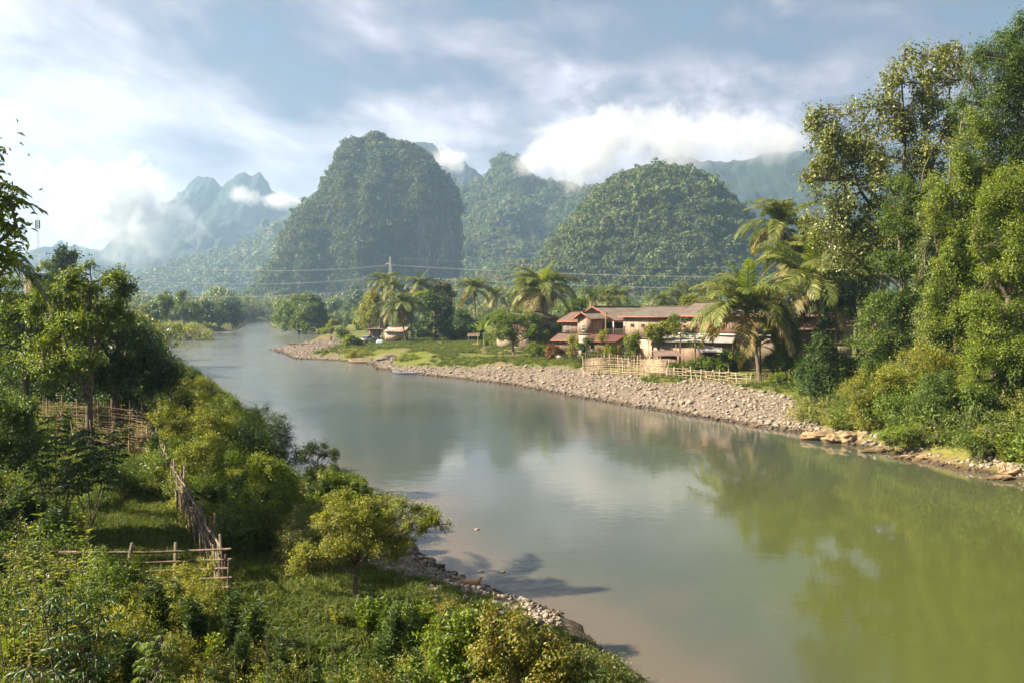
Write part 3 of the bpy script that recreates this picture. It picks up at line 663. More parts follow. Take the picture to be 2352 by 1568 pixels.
# ------------------------------------------------------------------ trees and shrubs
def lob(px, py, rx, rz, D, dy=0., ry=None):
    c = P(px, py, D+dy); k = (D+dy)/FP; return ((c.x, c.y, c.z), (rx*k, (ry if ry is not None else rx*k*.85), rz*k))
def plant(kind, label, cat, bpx, D, lobes, nclus, per, cl, leaf, mat, r0=.15, topf=None, seed=1, wr=.45, droop=.2, shell=.45, nl=8, twig=.5, group=None, bz=None, sides=7, bmat=None, trunk='trunk', crown='crown', start=.25, bd=None, sub=None):
    """a plant placed by its silhouette: lobes are (px, py, rx, rz[, dy, ry]) read off at its own distance D"""
    rng = np.random.default_rng(seed); bD = bd or D
    bx = P(bpx, 900, bD).x; z0 = gz(bx, bD) if bz is None else bz
    base = np.array([bx, bD, z0-.05]); Lb = [lob(*l[:4], D, *l[4:]) for l in lobes]; Lb = [(np.array(c)-base, r) for c, r in Lb]
    if cat == 'bush' and bz is None: Lb = [((c[0], c[1], (c[2]+r[2])/2), (r[0], r[1], max((c[2]+r[2])/2, .1))) if c[2]-r[2] > 0 else (c, r) for c, r in Lb]
    root = thing(kind, label, cat, tuple(base), 0, group)
    mb = MB(); C = foliage(mb, Lb, nclus, per, cl*.85, leaf, rng, wr, droop, shell, zmin=.05, sub=(16 if nclus > 250 else 7) if sub is None else sub)
    cen = np.mean([c for c, r in Lb], 0); ztop = max(c[2]+r[2]*.35 for c, r in Lb)
    top = topf and np.array(P(topf[0], topf[1], D))-base
    if top is None: top = np.array([cen[0]*.6, cen[1]*.6, ztop*.8])
    sk = MB(); skeleton(sk, (0, 0, 0), top, r0, C, rng, nl, start, twig, sides)
    sk.build(trunk, bmat or bark, root, True); mb.build(crown, LM[mat], root); return root
JG = 'trees crowding the right bank'
plant('broadleaf_tree', 'tall open crowned tree with big drooping leaves and visible pale limbs on the right bank', 'tree', 2120, 72,
  [(2150,190,70,100),(2080,210,65,100),(1990,300,75,95),(1905,330,60,110),(1890,460,70,110),(1960,420,90,110),(2060,360,90,110),(2150,330,60,110),(1930,560,80,70),(2040,500,80,90),(2200,140,30,50)],
  1426, 24, .85, .27, 'olive', .4, (2130, 330), 101, .62, .75, .5, 16, .7, JG, None, 8)
plant('broadleaf_tree', 'tallest dark green tree rising to the top right corner', 'tree', 2340, 64,
  [(2330,100,50,75),(2290,160,80,80),(2250,260,60,90),(2330,280,80,130),(2380,180,80,150),(2380,420,80,140),(2240,340,42,100),(2265,430,60,80)], 2600, 30, .8, .17, 'mid', .5, (2340, 200), 102, .45, .35, .4, 10, .4, JG)
VL = 'vine draped trees of the right bank'
plant('vine_covered_tree', 'leafy vine column hanging below the tallest tree left of the frame edge', 'tree', 2200, 61,
  [(2225,330,45,100),(2215,450,58,110),(2200,560,62,100),(2190,680,66,90),(2180,790,75,90),(2235,640,60,130),(2150,470,40,70),(2250,480,50,90)], 2400, 30, .6, .16, 'bright', .3, None, 103, .5, .6, .35, 6, .2, VL)
plant('vine_covered_tree', 'vine smothered tree with rounded top standing under the open crowned tree', 'tree', 2060, 66,
  [(2070,470,60,80),(2055,560,66,80),(2060,650,72,80),(2040,740,80,70),(2010,810,80,60),(2120,500,60,70)], 1600, 28, .6, .17, 'mid', .3, None, 104, .5, .6, .35, 6, .2, VL)
plant('vine_covered_tree', 'brightest yellow green vine mass at the right edge of the picture', 'tree', 2320, 52,
  [(2320,430,60,60),(2300,520,66,90),(2340,570,76,110),(2300,670,80,100),(2330,770,90,110),(2280,840,75,80)], 2200, 30, .55, .14, 'bright', .3, None, 105, .5, .5, .35, 6, .2, VL)
plant('vine_covered_tree', 'narrow olive and pinkish vine strand between two green vine columns', 'tree', 2130, 63,
  [(2145,560,36,120),(2130,680,42,110),(2125,780,50,80),(2105,850,56,50)], 1056, 26, .5, .15, 'olive', .25, None, 106, .5, .7, .4, 4, .2, VL)
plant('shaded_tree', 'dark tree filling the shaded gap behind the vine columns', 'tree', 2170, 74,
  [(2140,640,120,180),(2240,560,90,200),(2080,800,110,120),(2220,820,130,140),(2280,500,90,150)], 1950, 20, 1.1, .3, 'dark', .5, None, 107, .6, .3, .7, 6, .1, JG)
plant('riverside_bush', 'dark green leafy bush at the upstream end of the jungle bank beside the gravel', 'bush', 1890, 66,
  [(1885,775,48,30),(1875,830,52,50),(1862,880,44,45),(1895,920,58,48),(1930,860,60,70)], 1280, 28, .45, .15, 'dark', .15, None, 108, .5, .3, .35, 6, .2)
plant('riverside_bush', 'pale feathery bush hanging over the sandy rocks on the right bank', 'bush', 2030, 59,
  [(1975,890,55,55),(2040,880,60,60),(2090,900,60,70),(2000,955,60,38),(2070,975,55,30)], 1330, 28, .42, .12, 'yellow', .12, None, 109, .4, .35, .35, 6, .2)
plant('riverside_bush', 'mid green bush in the middle of the right bank above a dark hollow', 'bush', 2170, 53.5,
  [(2150,900,60,60),(2200,940,60,55),(2140,985,60,28),(2190,1005,45,22)], 1140, 28, .38, .12, 'mid', .12, None, 110, .45, .35, .35, 6, .2)
plant('riverside_bush', 'bush of long glossy drooping leaves above the boulders at the right edge', 'bush', 2290, 51,
  [(2240,930,45,55),(2290,960,60,50),(2340,900,50,70),(2250,1005,50,22),(2350,990,50,50)], 1116, 22, .42, .26, 'mid', .14, None, 111, .26, 1.0, .4, 6, .2)
plant('riverside_bush', 'yellowish vine tangle spreading below the vine columns', 'bush', 2130, 58,
  [(2100,820,60,50),(2150,850,60,50),(2220,860,55,60),(2060,850,50,40)], 930, 28, .42, .13, 'yellow', .12, None, 112, .45, .5, .35, 6, .2)
# left bank
plant('overhanging_tree', 'leafy tree reaching in from the left edge against the white sky', 'tree', -330, 10.5,
  [(-40,400,60,60),(-30,330,45,60),(30,445,42,22),(-20,500,50,50),(10,590,40,28),(-60,600,80,60),(-120,450,120,200)], 210, 16, .28, .105, 'mid', .16, (-200, 500), 120, .38, .5, .5, 10, .9)
plant('broadleaf_tree', 'light green tree with whorled leaves and an open domed crown on the left bank', 'tree', 205, 40,
  [(205,640,66,40),(262,655,46,36),(150,670,66,44),(110,730,60,66),(200,725,100,66),(285,710,40,50),(170,810,110,60)], 900, 26, .42, .17, 'mid', .2, (205, 660), 121, .42, .3, .5, 10, .7, sub=12)
plant('broadleaf_tree', 'dense dark tree leaning toward the river on the left bank', 'tree', 270, 46,
  [(300,790,70,64),(240,760,70,50),(350,835,48,50),(200,830,80,60),(300,870,90,45),(385,870,40,40)], 979, 26, .5, .17, 'dark', .25, (270, 760), 122, .45, .3, .45, 8, .4)
plant('broadleaf_tree', 'mid green tree behind the bamboo lattice at the left edge', 'tree', 60, 44,
  [(60,740,70,60),(20,690,60,60),(40,820,80,60),(110,850,50,40)], 620, 26, .5, .17, 'mid', .2, None, 123, .45, .3, .45, 8, .4)
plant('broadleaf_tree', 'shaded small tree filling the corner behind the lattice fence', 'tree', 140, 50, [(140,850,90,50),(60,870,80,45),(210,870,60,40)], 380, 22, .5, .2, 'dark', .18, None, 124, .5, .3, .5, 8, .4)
plant('layered_tree', 'far dark tree with flat layered boughs left of the power lines', 'tree', 150, 130, [(152,582,26,14),(150,600,32,14),(140,622,34,18),(150,645,30,20)], 260, 22, .7, .4, 'dark', .3, None, 125, .6, .1, .5, 8, .4)
plant('bamboo_clump', 'pale feathery bamboo below the layered dark tree', 'bamboo', 110, 120, [(100,625,18,34),(120,650,24,30),(85,660,22,26)], 200, 22, .7, .32, 'bright', .1, None, 126, .3, .6, .5, 6, .4)
plant('drooping_shrub', 'arching shrub with drooping feather leaves over the water below the dark leaning tree', 'bush', 385, 50, [(395,810,34,18),(375,850,45,30),(425,838,22,16)], 190, 22, .4, .16, 'willow', .07, None, 127, .22, .9, .5, 9, .9)
plant('weed_bush', 'sunlit mound of creepers on the left bank where the river bends', 'bush', 460, 50, [(470,880,40,22),(500,900,50,22),(440,895,50,28),(400,910,50,26)], 620, 26, .32, .1, 'yellow', .05, None, 128, .4, .3, .4, 6, .2)
plant('weed_bush', 'green riverside thicket beyond the sunlit creeper mound', 'bush', 530, 45, [(530,920,45,26),(560,915,25,18),(480,945,60,30)], 560, 26, .32, .1, 'mid', .05, None, 129, .4, .3, .4, 6, .2)
plant('weed_bush', 'bright sunlit shrubs in front of the stake fence on the left bank', 'bush', 450, 38, [(450,960,60,36),(400,1000,50,34),(500,985,55,36),(370,950,34,40)], 900, 26, .28, .09, 'yellow', .05, None, 130, .4, .25, .4, 6, .2)
plant('riverside_bush', 'big dark rounded bush bulging over the river from the left bank', 'bush', 610, 39.5, [(610,965,66,44),(650,1000,48,42),(570,1000,55,45),(630,1045,50,34)], 1000, 28, .3, .085, 'dark', .08, None, 131, .3, .2, .35, 8, .3, bmat=bark)
plant('riverside_bush', 'small dark shrub standing in the shallow water off the left bank', 'bush', 722, 34.5, [(735,1032,40,20),(755,1045,26,16),(710,1050,26,20)], 210, 22, .22, .085, 'dark', .05, (735, 1025), 132, .22, .3, .6, 9, .9, bz=0.)
plant('fern_leaved_shrub', 'fern leaved shrubs with flat layered foliage beside the stake fence', 'bush', 540, 31, [(480,1060,60,14),(540,1045,60,16),(590,1080,50,20),(500,1095,60,24)], 620, 24, .26, .1, 'mid', .05, None, 133, .2, .1, .5, 8, .4)
plant('weed_bush', 'shaded green bush between the dark rounded bush and the meadow', 'bush', 620, 27, [(620,1120,60,40),(560,1150,60,40),(670,1165,50,40),(600,1190,60,30)], 820, 26, .2, .065, 'mid', .04, None, 134, .45, .2, .4, 8, .4)
plant('weed_bush', 'grey green bush at the waterline left of the small crooked tree', 'bush', 720, 25, [(710,1180,60,45),(760,1165,45,35),(690,1220,60,34)], 760, 26, .18, .06, 'olive', .04, None, 135, .5, .2, .4, 8, .4)
plant('small_tree', 'crooked small leaved tree with a thin dark trunk between the meadow and the river', 'tree', 812, 22,
  [(800,1215,85,62),(735,1265,58,44),(880,1180,75,45),(960,1190,55,34),(1010,1195,38,20),(850,1255,86,38),(775,1160,50,36),(905,1250,50,40),(690,1300,34,22)], 1300, 26, .2, .058, 'yellow', .09, (820, 1200), 136, .5, .25, .55, 12, .7, start=.35, sub=14)
plant('vine_mound', 'bright green creeper heap at the foot of the bank below the small tree', 'bush', 1080, 15.5, [(1000,1420,60,38),(1080,1402,70,36),(1150,1425,60,34),(1050,1490,90,50)], 900, 24, .2, .075, 'bright', .04, None, 137, .6, .2, .45, 7, .4)
plant('vine_mound', 'large brownish vine covered bush above the murky shallows at the bottom of the picture', 'bush', 1240, 14.5, [(1190,1405,80,42),(1275,1440,66,44),(1130,1415,50,34),(1170,1490,100,55),(1265,1465,80,50),(1335,1520,70,50),(1230,1560,130,50),(1380,1560,60,40)], 1500, 26, .2, .07, 'autumn', .05, None, 138, .62, .35, .45, 8, .4)
plant('willow_weed', 'thin leaved dark weeds overhanging the water at the bottom right of the bank', 'bush', 1400, 13.8, [(1390,1530,50,26),(1430,1555,45,22),(1360,1580,80,30)], 300, 22, .22, .085, 'willow', .03, None, 139, .16, .2, .5, 9, .8)
plant('broadleaf_shrub', 'leafy many stemmed shrub at the left edge in front of the lattice fence', 'bush', 30, 31, [(20,900,60,40),(60,930,44,40),(10,980,60,40),(30,1030,50,30)], 620, 24, .32, .115, 'mid', .05, None, 140, .5, .3, .45, 9, .5)
plant('weed_bush', 'pale flowering weed bush leaning on the bamboo rail fence', 'bush', 470, 20, [(420,1320,55,34),(470,1300,40,30),(400,1360,60,30),(360,1340,40,30)], 620, 22, .15, .042, 'yellow', .03, None, 141, .6, .2, .5, 9, .6)
# distant banks
plant('riverbank_tree', 'far rounded tree overhanging the river on the left bank at the bend', 'tree', 505, 330, [(505,712,48,30),(470,722,30,24),(540,728,20,22)], 620, 16, 1.6, .7, 'dark', .5, None, 150, .8, .1, .4, 6, .1)
plant('riverbank_tree', 'far tree with a spiky top on the left bank upstream', 'tree', 378, 270, [(380,685,14,20),(375,708,26,22),(350,715,24,20)], 340, 16, 1.2, .6, 'mid', .5, None, 151, .8, .1, .4, 6, .1)
plant('riverbank_tree', 'far flat topped tree left of the river bend', 'tree', 422, 290, [(422,678,14,9),(420,706,22,16),(445,715,24,18)], 300, 16, 1.2, .6, 'mid', .5, None, 152, .8, .1, .4, 6, .1)
plant('riverbank_tree', 'yellow green row of far shrubs along the left waterline', 'bush', 400, 240, [(380,742,50,9),(440,746,50,9),(340,735,30,14)], 420, 16, .9, .45, 'yellow', .2, None, 153, .7, .1, .4, 6, .1)
plant('riverbank_tree', 'big bushy tree on the right bank by the distant bend', 'tree', 690, 295, [(690,712,40,42),(655,735,32,26),(700,745,40,18)], 700, 16, 1.5, .6, 'bright', .5, None, 154, .7, .1, .4, 6, .1)
plant('riverbank_tree', 'dark tree at the right side of the bushy bend tree', 'tree', 735, 300, [(732,705,22,36),(738,738,18,20)], 340, 16, 1.4, .6, 'dark', .5, None, 155, .7, .1, .4, 6, .1)
plant('small_tree', 'little yellow green tree on the gravel spit above the drying laundry', 'tree', 765, 218, [(765,748,16,12),(748,758,14,9)], 150, 16, .7, .32, 'yellow', .15, None, 156, .6, .1, .5, 6, .5)
plant('small_tree', 'round green bush right of the little tree on the gravel spit', 'bush', 795, 215, [(795,752,20,13),(782,762,16,8)], 170, 16, .7, .32, 'mid', .12, None, 157, .6, .1, .5, 6, .4)
plant('big_leaved_shrub', 'bright big leaved shrub beside the track in front of the pickup', 'bush', 812, 176, [(802,778,16,12),(815,785,18,12),(832,793,12,8)], 190, 16, .55, .42, 'bright', .08, None, 158, .6, .4, .5, 6, .4)
plant('weed_bush', 'pale green shrubs above the beached boat on the shore', 'bush', 820, 150, [(805,812,16,12),(825,815,20,13),(846,818,16,12)], 300, 18, .6, .2, 'yellow', .05, None, 159, .4, .1, .5, 6, .3)
plant('weed_bush', 'grassy green shrub mound on the bank above the moored boat', 'bush', 945, 134, [(940,822,26,14),(965,828,24,12),(920,830,20,8)], 330, 18, .5, .18, 'bright', .05, None, 160, .35, .1, .5, 6, .2)
plant('weed_bush', 'small green tuft where the meadow meets the gravel', 'bush', 1073, 120, [(1073,838,12,9)], 70, 18, .4, .16, 'bright', .04, None, 161, .35, .1, .5, 6, .2)
plant('village_tree', 'yellow green tree left of the first coconut palms', 'tree', 850, 225, [(850,700,30,36),(835,735,26,26),(870,740,22,24)], 420, 16, 1., .45, 'yellow', .3, None, 162, .6, .1, .5, 6, .3)
plant('village_tree', 'large dark shade tree behind the leaning palms', 'tree', 1000, 192, [(1000,720,46,44),(975,755,40,26),(1030,750,34,28),(1000,690,34,26)], 800, 16, 1., .42, 'dark', .45, None, 163, .6, .1, .45, 8, .2)
plant('village_tree', 'brownish crown poking above the dark shade tree', 'tree', 1008, 205, [(1008,660,26,20),(1025,680,24,20)], 260, 16, .9, .45, 'hilldry', .35, None, 164, .6, .1, .5, 8, .2)
plant('village_tree', 'dark tree with layered leaves right of the shade tree', 'tree', 1065, 176, [(1062,740,36,32),(1040,765,30,20),(1090,770,26,18)], 560, 16, .8, .36, 'dark', .3, None, 165, .6, .2, .45, 8, .2)
plant('village_tree', 'spreading green tree with a curved trunk beside the meadow benches', 'tree', 1180, 130,
  [(1195,752,50,28),(1150,735,24,20),(1235,768,30,22),(1165,765,30,20),(1215,735,30,18)], 1200, 20, .6, .24, 'mid', .22, (1178, 765), 166, .5, .2, .45, 8, .4, start=.5)
plant('village_tree', 'round green tree behind the brown roofed house', 'tree', 1328, 165, [(1328,702,26,17),(1315,715,20,14)], 330, 18, .7, .3, 'mid', .25, None, 167, .6, .1, .45, 8, .2)
plant('mango_tree', 'yellow green mango crown rising behind the long roofs', 'tree', 1600, 140, [(1598,694,32,17),(1622,700,22,14),(1575,704,18,10)], 420, 18, .55, .25, 'yellow', .25, None, 168, .6, .1, .45, 8, .2)
plant('mango_tree', 'low mango tree with yellow green leaves against the plank house', 'tree', 1512, 103, [(1500,762,24,18),(1528,757,20,16),(1515,775,22,12)], 420, 18, .4, .18, 'yellow', .12, None, 169, .6, .1, .45, 8, .2)
plant('village_tree', 'tall olive tree between distant palms behind the roofs', 'tree', 1560, 200, [(1562,668,26,24),(1545,690,34,18)], 420, 18, .8, .35, 'olive', .3, None, 170, .5, .1, .5, 8, .3)
for k, (lb, px, D, L_, mt) in enumerate([
  ('yellow green shrub left of the garden gate posts', 1317, 110, [(1316,782,16,18)], 'yellow'), ('dark green shrub in front of the red lean to roof', 1352, 107, [(1352,786,18,17),(1335,795,12,12)], 'dark'),
  ('pale stemmed yellow shrub below the porch pole', 1388, 106, [(1388,778,26,20),(1405,795,22,15)], 'yellow'), ('slim green sapling in front of the porch door', 1450, 104, [(1448,782,17,20),(1462,764,11,13)], 'bright'),
  ('reddish leaved hedge shrub beside the garden gate', 1336, 120, [(1334,796,10,10),(1270,795,16,8)], 'red'), ('green hedge left of the wooden gate', 1235, 125, [(1228,796,20,9),(1250,798,14,8)], 'bright'),
  ('dark creeper hanging over the cream garden wall', 1800, 95, [(1800,818,22,10),(1770,822,16,10)], 'dark'), ('shrub growing behind the low bamboo rails', 1640, 92, [(1640,838,22,18),(1660,826,20,16)], 'mid'),
  ('dark banana thicket shrub behind the skirted palm', 1690, 98, [(1690,822,26,22),(1665,815,18,18)], 'dark'), ('green bush behind the meadow benches', 1118, 160, [(1112,790,10,9),(1128,793,10,8)], 'bright')]):
    plant('garden_shrub', lb, 'bush', px, D, L_, 130*len(L_), 18, .4, .2, mt, .06, None, 180+k, .5, .2, .5, 6, .4)
for k, (lb, px, D, L_) in enumerate([('left clump of fingered cassava leaves behind the bamboo panels', 1560, 92, [(1562,838,26,20),(1545,848,18,12)]), ('middle clump of cassava in front of the patched tin sheds', 1600, 93, [(1598,832,22,20)]), ('right clump of cassava beside the skirted palm', 1635, 91, [(1640,842,24,20)])]):
    plant('cassava_bush', lb, 'bush', px, D, L_, 150, 18, .35, .26, 'mid', .05, None, 200+k, .3, .5, .5, 7, .5)

# ------------------------------------------------------------------ coconut palms
def frond_mesh(name, e0, bend, seed, mat, n=52, L=1., dead=False):
    rng = np.random.default_rng(seed); t = np.linspace(0, 1, 26); ang = e0-bend*t**1.25
    ds = L/25; x = np.concatenate([[0], np.cumsum(np.cos(ang[:-1])*ds)]); z = np.concatenate([[0], np.cumsum(np.sin(ang[:-1])*ds)])
    y = np.sin(t*2.2+seed)*.03; rc = np.c_[x, y, z]; mb = MB(); mb.tube(rc, np.linspace(.012, .0025, 26), 4, False)
    V, T = [], []
    for s in (-1, 1):
        for i in range(n):
            u = .13+.86*i/n+rng.random()*.01; j = min(int(u*25), 24); f = u*25-j; p = rc[j]*(1-f)+rc[j+1]*f
            tg = unit(rc[j+1]-rc[j]); up = np.array([-tg[2], 0, tg[0]]); sd_ = np.array([0, s, 0.])
            ll = .27*L*math.sin(math.pi*min(1, .18+.80*u))**.8*(.85+.3*rng.random()); w = .0072*(1.2 if not dead else .9)
            d = unit(sd_*.85+tg*(.55+.3*u)+up*(.15 if not dead else -.3)+rng.normal(size=3)*.07)
            dr = np.array([0, 0, -1.])*(.55+.5*rng.random()+(.8 if dead else 0)); q1 = p+d*ll*.5+dr*ll*.08; q2 = p+d*ll*.82+dr*ll*.42
            wv = unit(np.cross(d, up+rng.normal(size=3)*.25))*w; k = len(V)
            V += [p-wv*.5, p+wv*.5, q1+wv, q1-wv, q2]; T += [(k, k+1, k+2), (k, k+2, k+3), (k+3, k+2, k+4)]
    mb.add(V, T=T); return mb.mesh(name, mat)
FR = {'young': [frond_mesh('frond', R(74), R(58), s, LM['palmyoung']) for s in (1, 2)], 'mid': [frond_mesh('frond', R(62), R(98), s, LM['palm']) for s in (3, 4, 5)],
      'out': [frond_mesh('frond', R(32), R(112), s, LM['palm']) for s in (6, 7, 8)], 'old': [frond_mesh('frond', R(-8), R(80), s, LM['palmold'], 50) for s in (9, 10)],
      'dead': [frond_mesh('dead_frond', R(-60), R(32), s, LM['deadleaf'], 34, 1., True) for s in (11, 12)]}
nut_me = None
def palm(label, cpx, cpy, D, fl, bpx, seed, n=26, dead=1, nuts=3, zb=None, wind=0., bD=None):
    global nut_me
    rng = np.random.default_rng(seed); c = P(cpx, cpy, D); bD = bD or D; bx = P(bpx, 800, bD).x; z0 = gz(bx, bD) if zb is None else zb
    fl *= 1.2; n += 6; root = thing('coconut_palm', label, 'palm tree', (bx, bD, z0-.1)); top = np.array([c.x-bx, D-bD, c.z-z0]); H = top[2]
    t = np.linspace(0, 1, 34); k = t**1.6; tr = np.c_[top[0]*k, top[1]*k, H*t]; r = .13+.10*np.exp(-t*14)+.012*np.sin(np.arange(34)*2.4)-.03*t; r *= fl/4.6
    MB().tube(tr, r, 8).build('trunk', palmbark, root, True)
    kinds = ['young']*max(1, n//12)+['mid']*(n//3)+['out']*(n//3)+['old']*(n//7)+['dead']*dead
    for i, kd in enumerate(kinds):
        me = FR[kd][int(rng.integers(len(FR[kd])))]; o = bpy.data.objects.new('dead_frond' if kd == 'dead' else 'frond', me); col.objects.link(o); o.parent = root
        o.location = Vector(top)+Vector((0, 0, -.1 if kd != 'dead' else -.35)); a = i*2.39996+rng.normal()*.25; s = fl*rng.uniform(.85, 1.12)*(.9 if kd == 'young' else 1.)
        if kd == 'dead': s *= .62
        o.rotation_euler = (rng.normal()*.18, rng.normal()*.12+wind, a); o.scale = (s, s, s)
    if nuts:
        if nut_me is None:
            mb = MB(); mb.grid(lambda u, v: np.c_[np.cos(u*6.2832)*np.sin(v*math.pi)*.13, np.sin(u*6.2832)*np.sin(v*math.pi)*.13, -np.cos(v*math.pi)*.17], 11, 8); nut_me = mb.mesh('coconut', simple('coconut_husk', (.17, .16, .04), .6, (5., (.12, .08, .03))), True)
        for i in range(nuts):
            a = i*2.1+rng.random(); put('coconut', nut_me, root, loc=(top[0]+math.cos(a)*.3, top[1]+math.sin(a)*.3, top[2]-.45-rng.random()*.2))
    return root
palm('leftmost tall coconut palm behind the tin shack', 882, 648, 215, 5.0, 872, 1, 24, 1, 0)
palm('leaning coconut palm with a full crown in front of the tin shack', 933, 700, 176, 5.6, 949, 2, 28, 1, 2)
palm('short coconut palm squeezed beside the leaning one with a slanting trunk', 915, 712, 178, 4.4, 932, 3, 20, 2, 0)
palm('coconut palm with pale fronds just right of the leaning pair', 966, 655, 200, 4.4, 962, 4, 22, 1, 0)
palm('small green coconut palm above the dark shade tree', 1004, 678, 208, 3.4, 1004, 5, 18, 0, 0)
palm('slender coconut palm with a long bare trunk standing alone in the village', 1089, 664, 190, 5.0, 1094, 6, 26, 2, 3)
palm('hazy small coconut palm right of the slender lone palm', 1138, 680, 225, 4.6, 1140, 7, 20, 1, 0)
palm('largest village coconut palm towering over the weathered roofs', 1246, 664, 150, 6.6, 1249, 8, 32, 3, 3)
palm('leftmost of the distant palms behind the gabled roof', 1358, 682, 205, 4.2, 1362, 9, 22, 1, 0)
palm('middle one of the distant palms behind the gabled roof', 1392, 675, 210, 4.2, 1392, 10, 22, 1, 0)
palm('rightmost of the distant palms behind the gabled roof', 1422, 680, 204, 4.0, 1420, 11, 20, 0, 0)
palm('low distant palm in front of the distant trio', 1402, 694, 196, 3.4, 1402, 12, 16, 0, 0)
palm('distant palm beside the tall olive tree behind the long roof', 1518, 690, 190, 4.0, 1515, 13, 20, 1, 0)
palm('small distant palm above the yellow green mango crown', 1620, 676, 185, 4.0, 1618, 14, 20, 0, 0)
palm('distant palm half hidden right of the yellow mango crown', 1655, 664, 175, 4.2, 1655, 17, 20, 0, 0)
palm('near coconut palm on the bank with a skirt of dead brown fronds', 1715, 712, 90, 6.6, 1744, 15, 30, 7, 5, None, 0., 86)
palm('largest near coconut palm with wide arching fronds over the plank house', 1864, 656, 96, 7.4, 1905, 16, 34, 3, 4)
palm('highest near palm with pale ragged crown left of the open crowned tree', 1796, 520, 112, 6.3, 1850, 18, 28, 3, 3)
palm('shaded palm between the largest near palm and the jungle', 1948, 585, 100, 6.2, 1972, 19, 26, 2, 0)
palm('shaded shorter palm trunk against the dark jungle edge', 1985, 640, 104, 5., 1978, 20, 20, 1, 0)
palm('young coconut palm growing under the skirted palm', 1745, 790, 93, 3.4, 1748, 23, 12, 0, 0)
palm('coconut palm reaching its yellowing fronds in at the left edge', -300, 590, 25, 4.9, -380, 21, 24, 3, 0)
palm('pale fronded palm squeezed between the highest and the largest near palm', 1832, 592, 108, 5.4, 1868, 24, 26, 2, 2)
palm('green palm behind the right edge of the plank houses', 1910, 640, 112, 5.0, 1915, 25, 24, 1, 0)
palm('second tall palm behind the tin shack cluster', 905, 660, 210, 4.6, 900, 26, 22, 1, 0)
palm('palm rising behind the curved tree and the shaded houses', 1190, 682, 195, 4.4, 1188, 27, 20, 1, 0)
palm('palm just left of the largest village palm', 1215, 655, 175, 4.6, 1218, 28, 20, 1, 0)
def banana(label, px, D, H, seed, n=7):
    rng = np.random.default_rng(seed); x = P(px, 800, D).x; root = thing('banana_plant', label, 'plant', (x, D, gz(x, D)))
    MB().tube([(0, 0, 0), (0, 0, H*.25), (.05, 0, H*.5)], [.14, .11, .07], 8).build('stem', simple('banana_stem', (.16, .17, .05), .6), root, True)
    for i in range(n):
        a = i*2.4+rng.random()*.4; el = R(rng.uniform(45, 80)); b = R(rng.uniform(50, 100)); L = H*rng.uniform(.5, .68)
        def f(u, v):
            an = el-b*u; xx = L*u*np.cos(el-b*u*.5); zz = L*u*np.sin(el-b*u*.5); w = .34*np.sin(np.pi*np.clip(u*.93+.06, 0, 1))**.6*(v-.5)*1.5
            return np.c_[xx*np.cos(a)-w*np.sin(a), xx*np.sin(a)+w*np.cos(a), H*.48+zz-np.abs(w)*.35]
        MB().grid(f, 10, 5).build('leaf', LM['bright'], root, True)
banana('banana plant with upright torn leaves left of the cream wall', 1112, 158, 6.2, 1, 8)
banana('banana plant in the shade behind the slender palm', 1098, 162, 5., 2, 7)
banana('banana plant with one broad arching leaf under the near palm', 1675, 93, 3.6, 3, 6)
def papaya(label, px, D, py0, seed, n=16):
    rng = np.random.default_rng(seed); x = P(px, 800, D).x; z0 = gz(x, D); H = HZ(py0, D)-z0; root = thing('papaya_tree', label, 'tree', (x, D, z0))
    MB().tube([(0, 0, 0), (.05, 0, H*.5), (0, 0, H)], [.12, .09, .05], 8).build('trunk', bark, root, True); mb = MB(); st = MB()
    for i in range(n*2):
        a = i*2.4; z = H*(.62+.4*i/(2*n)); r = .5+.45*rng.random(); e = np.array([math.cos(a)*r, math.sin(a)*r, z+.25-.25*rng.random()]); st.tube([(0, 0, z), e], [.02, .012], 3, False)
        m = 9; th = np.linspace(-2.2, 2.2, m)+a; D_ = np.c_[np.cos(th), np.sin(th), np.full(m, -.35)]; V, T = leaves(np.repeat(e[None], m, 0), D_, np.full(m, .36), .4, rng); mb.add(V, T=T)
    st.build('leaf_stalks', bark, root); mb.build('crown', LM['mid'], root)
papaya('tall papaya with a straight stem and dense fingered leaves before the plank wall', 1562, 99, 733, 1, 20)
papaya('pale papaya sapling in front of the tin lean to', 1596, 97, 768, 2, 12)

# fingered cassava plants and tall weeds close to the camera
def cassava(label, px, D, py0, seed, mat='mid', n=26, leaf=.17, W=.8):
    rng = np.random.default_rng(seed); x = P(px, 800, D).x; z0 = gz(x, D); H = max(.8, HZ(py0, D)-z0); root = thing('cassava_plant', label, 'plant', (x, D, z0)); st = MB(); mb = MB()
    for k in range(4):
        a = rng.random()*6.28; e = np.array([math.cos(a)*W*.5, math.sin(a)*W*.5, H*rng.uniform(.75, .98)]); t = np.linspace(0, 1, 6)[:, None]; cv = e*t*np.array([1, 1, 1])+np.array([0, 0, .12])*(t*(1-t)); st.tube(cv, np.linspace(.022, .009, 6), 5, False)
        for i in range(n):
            u = .45+.55*i/n; b0 = e*u; th = i*2.4+rng.random(); r_ = rng.uniform(.15, .34)*(1.25-u*.5); c = b0+np.array([math.cos(th)*r_, math.sin(th)*r_, .06-.12*rng.random()]); st.tube([b0, c], [.006, .004], 3, False)
            m = 7; ph = th+np.linspace(-2.1, 2.1, m); D_ = np.c_[np.cos(ph), np.sin(ph), np.full(m, -.35)-rng.random()*.4]; L_ = leaf*(1-.35*np.abs(np.linspace(-1, 1, m)))*rng.uniform(.8, 1.2); V, T = leaves(np.repeat(c[None], m, 0), D_, L_, .26, rng, N_=np.tile([0., 0, 1.], (m, 1))*3); mb.add(V, T=T)
    st.build('stems', bark, root); mb.build('foliage', LM[mat], root)
cassava('blue green cassava plant with hanging fingered leaves in the bottom left corner', 130, 9.6, 1480, 1, 'dark', 24, .2)
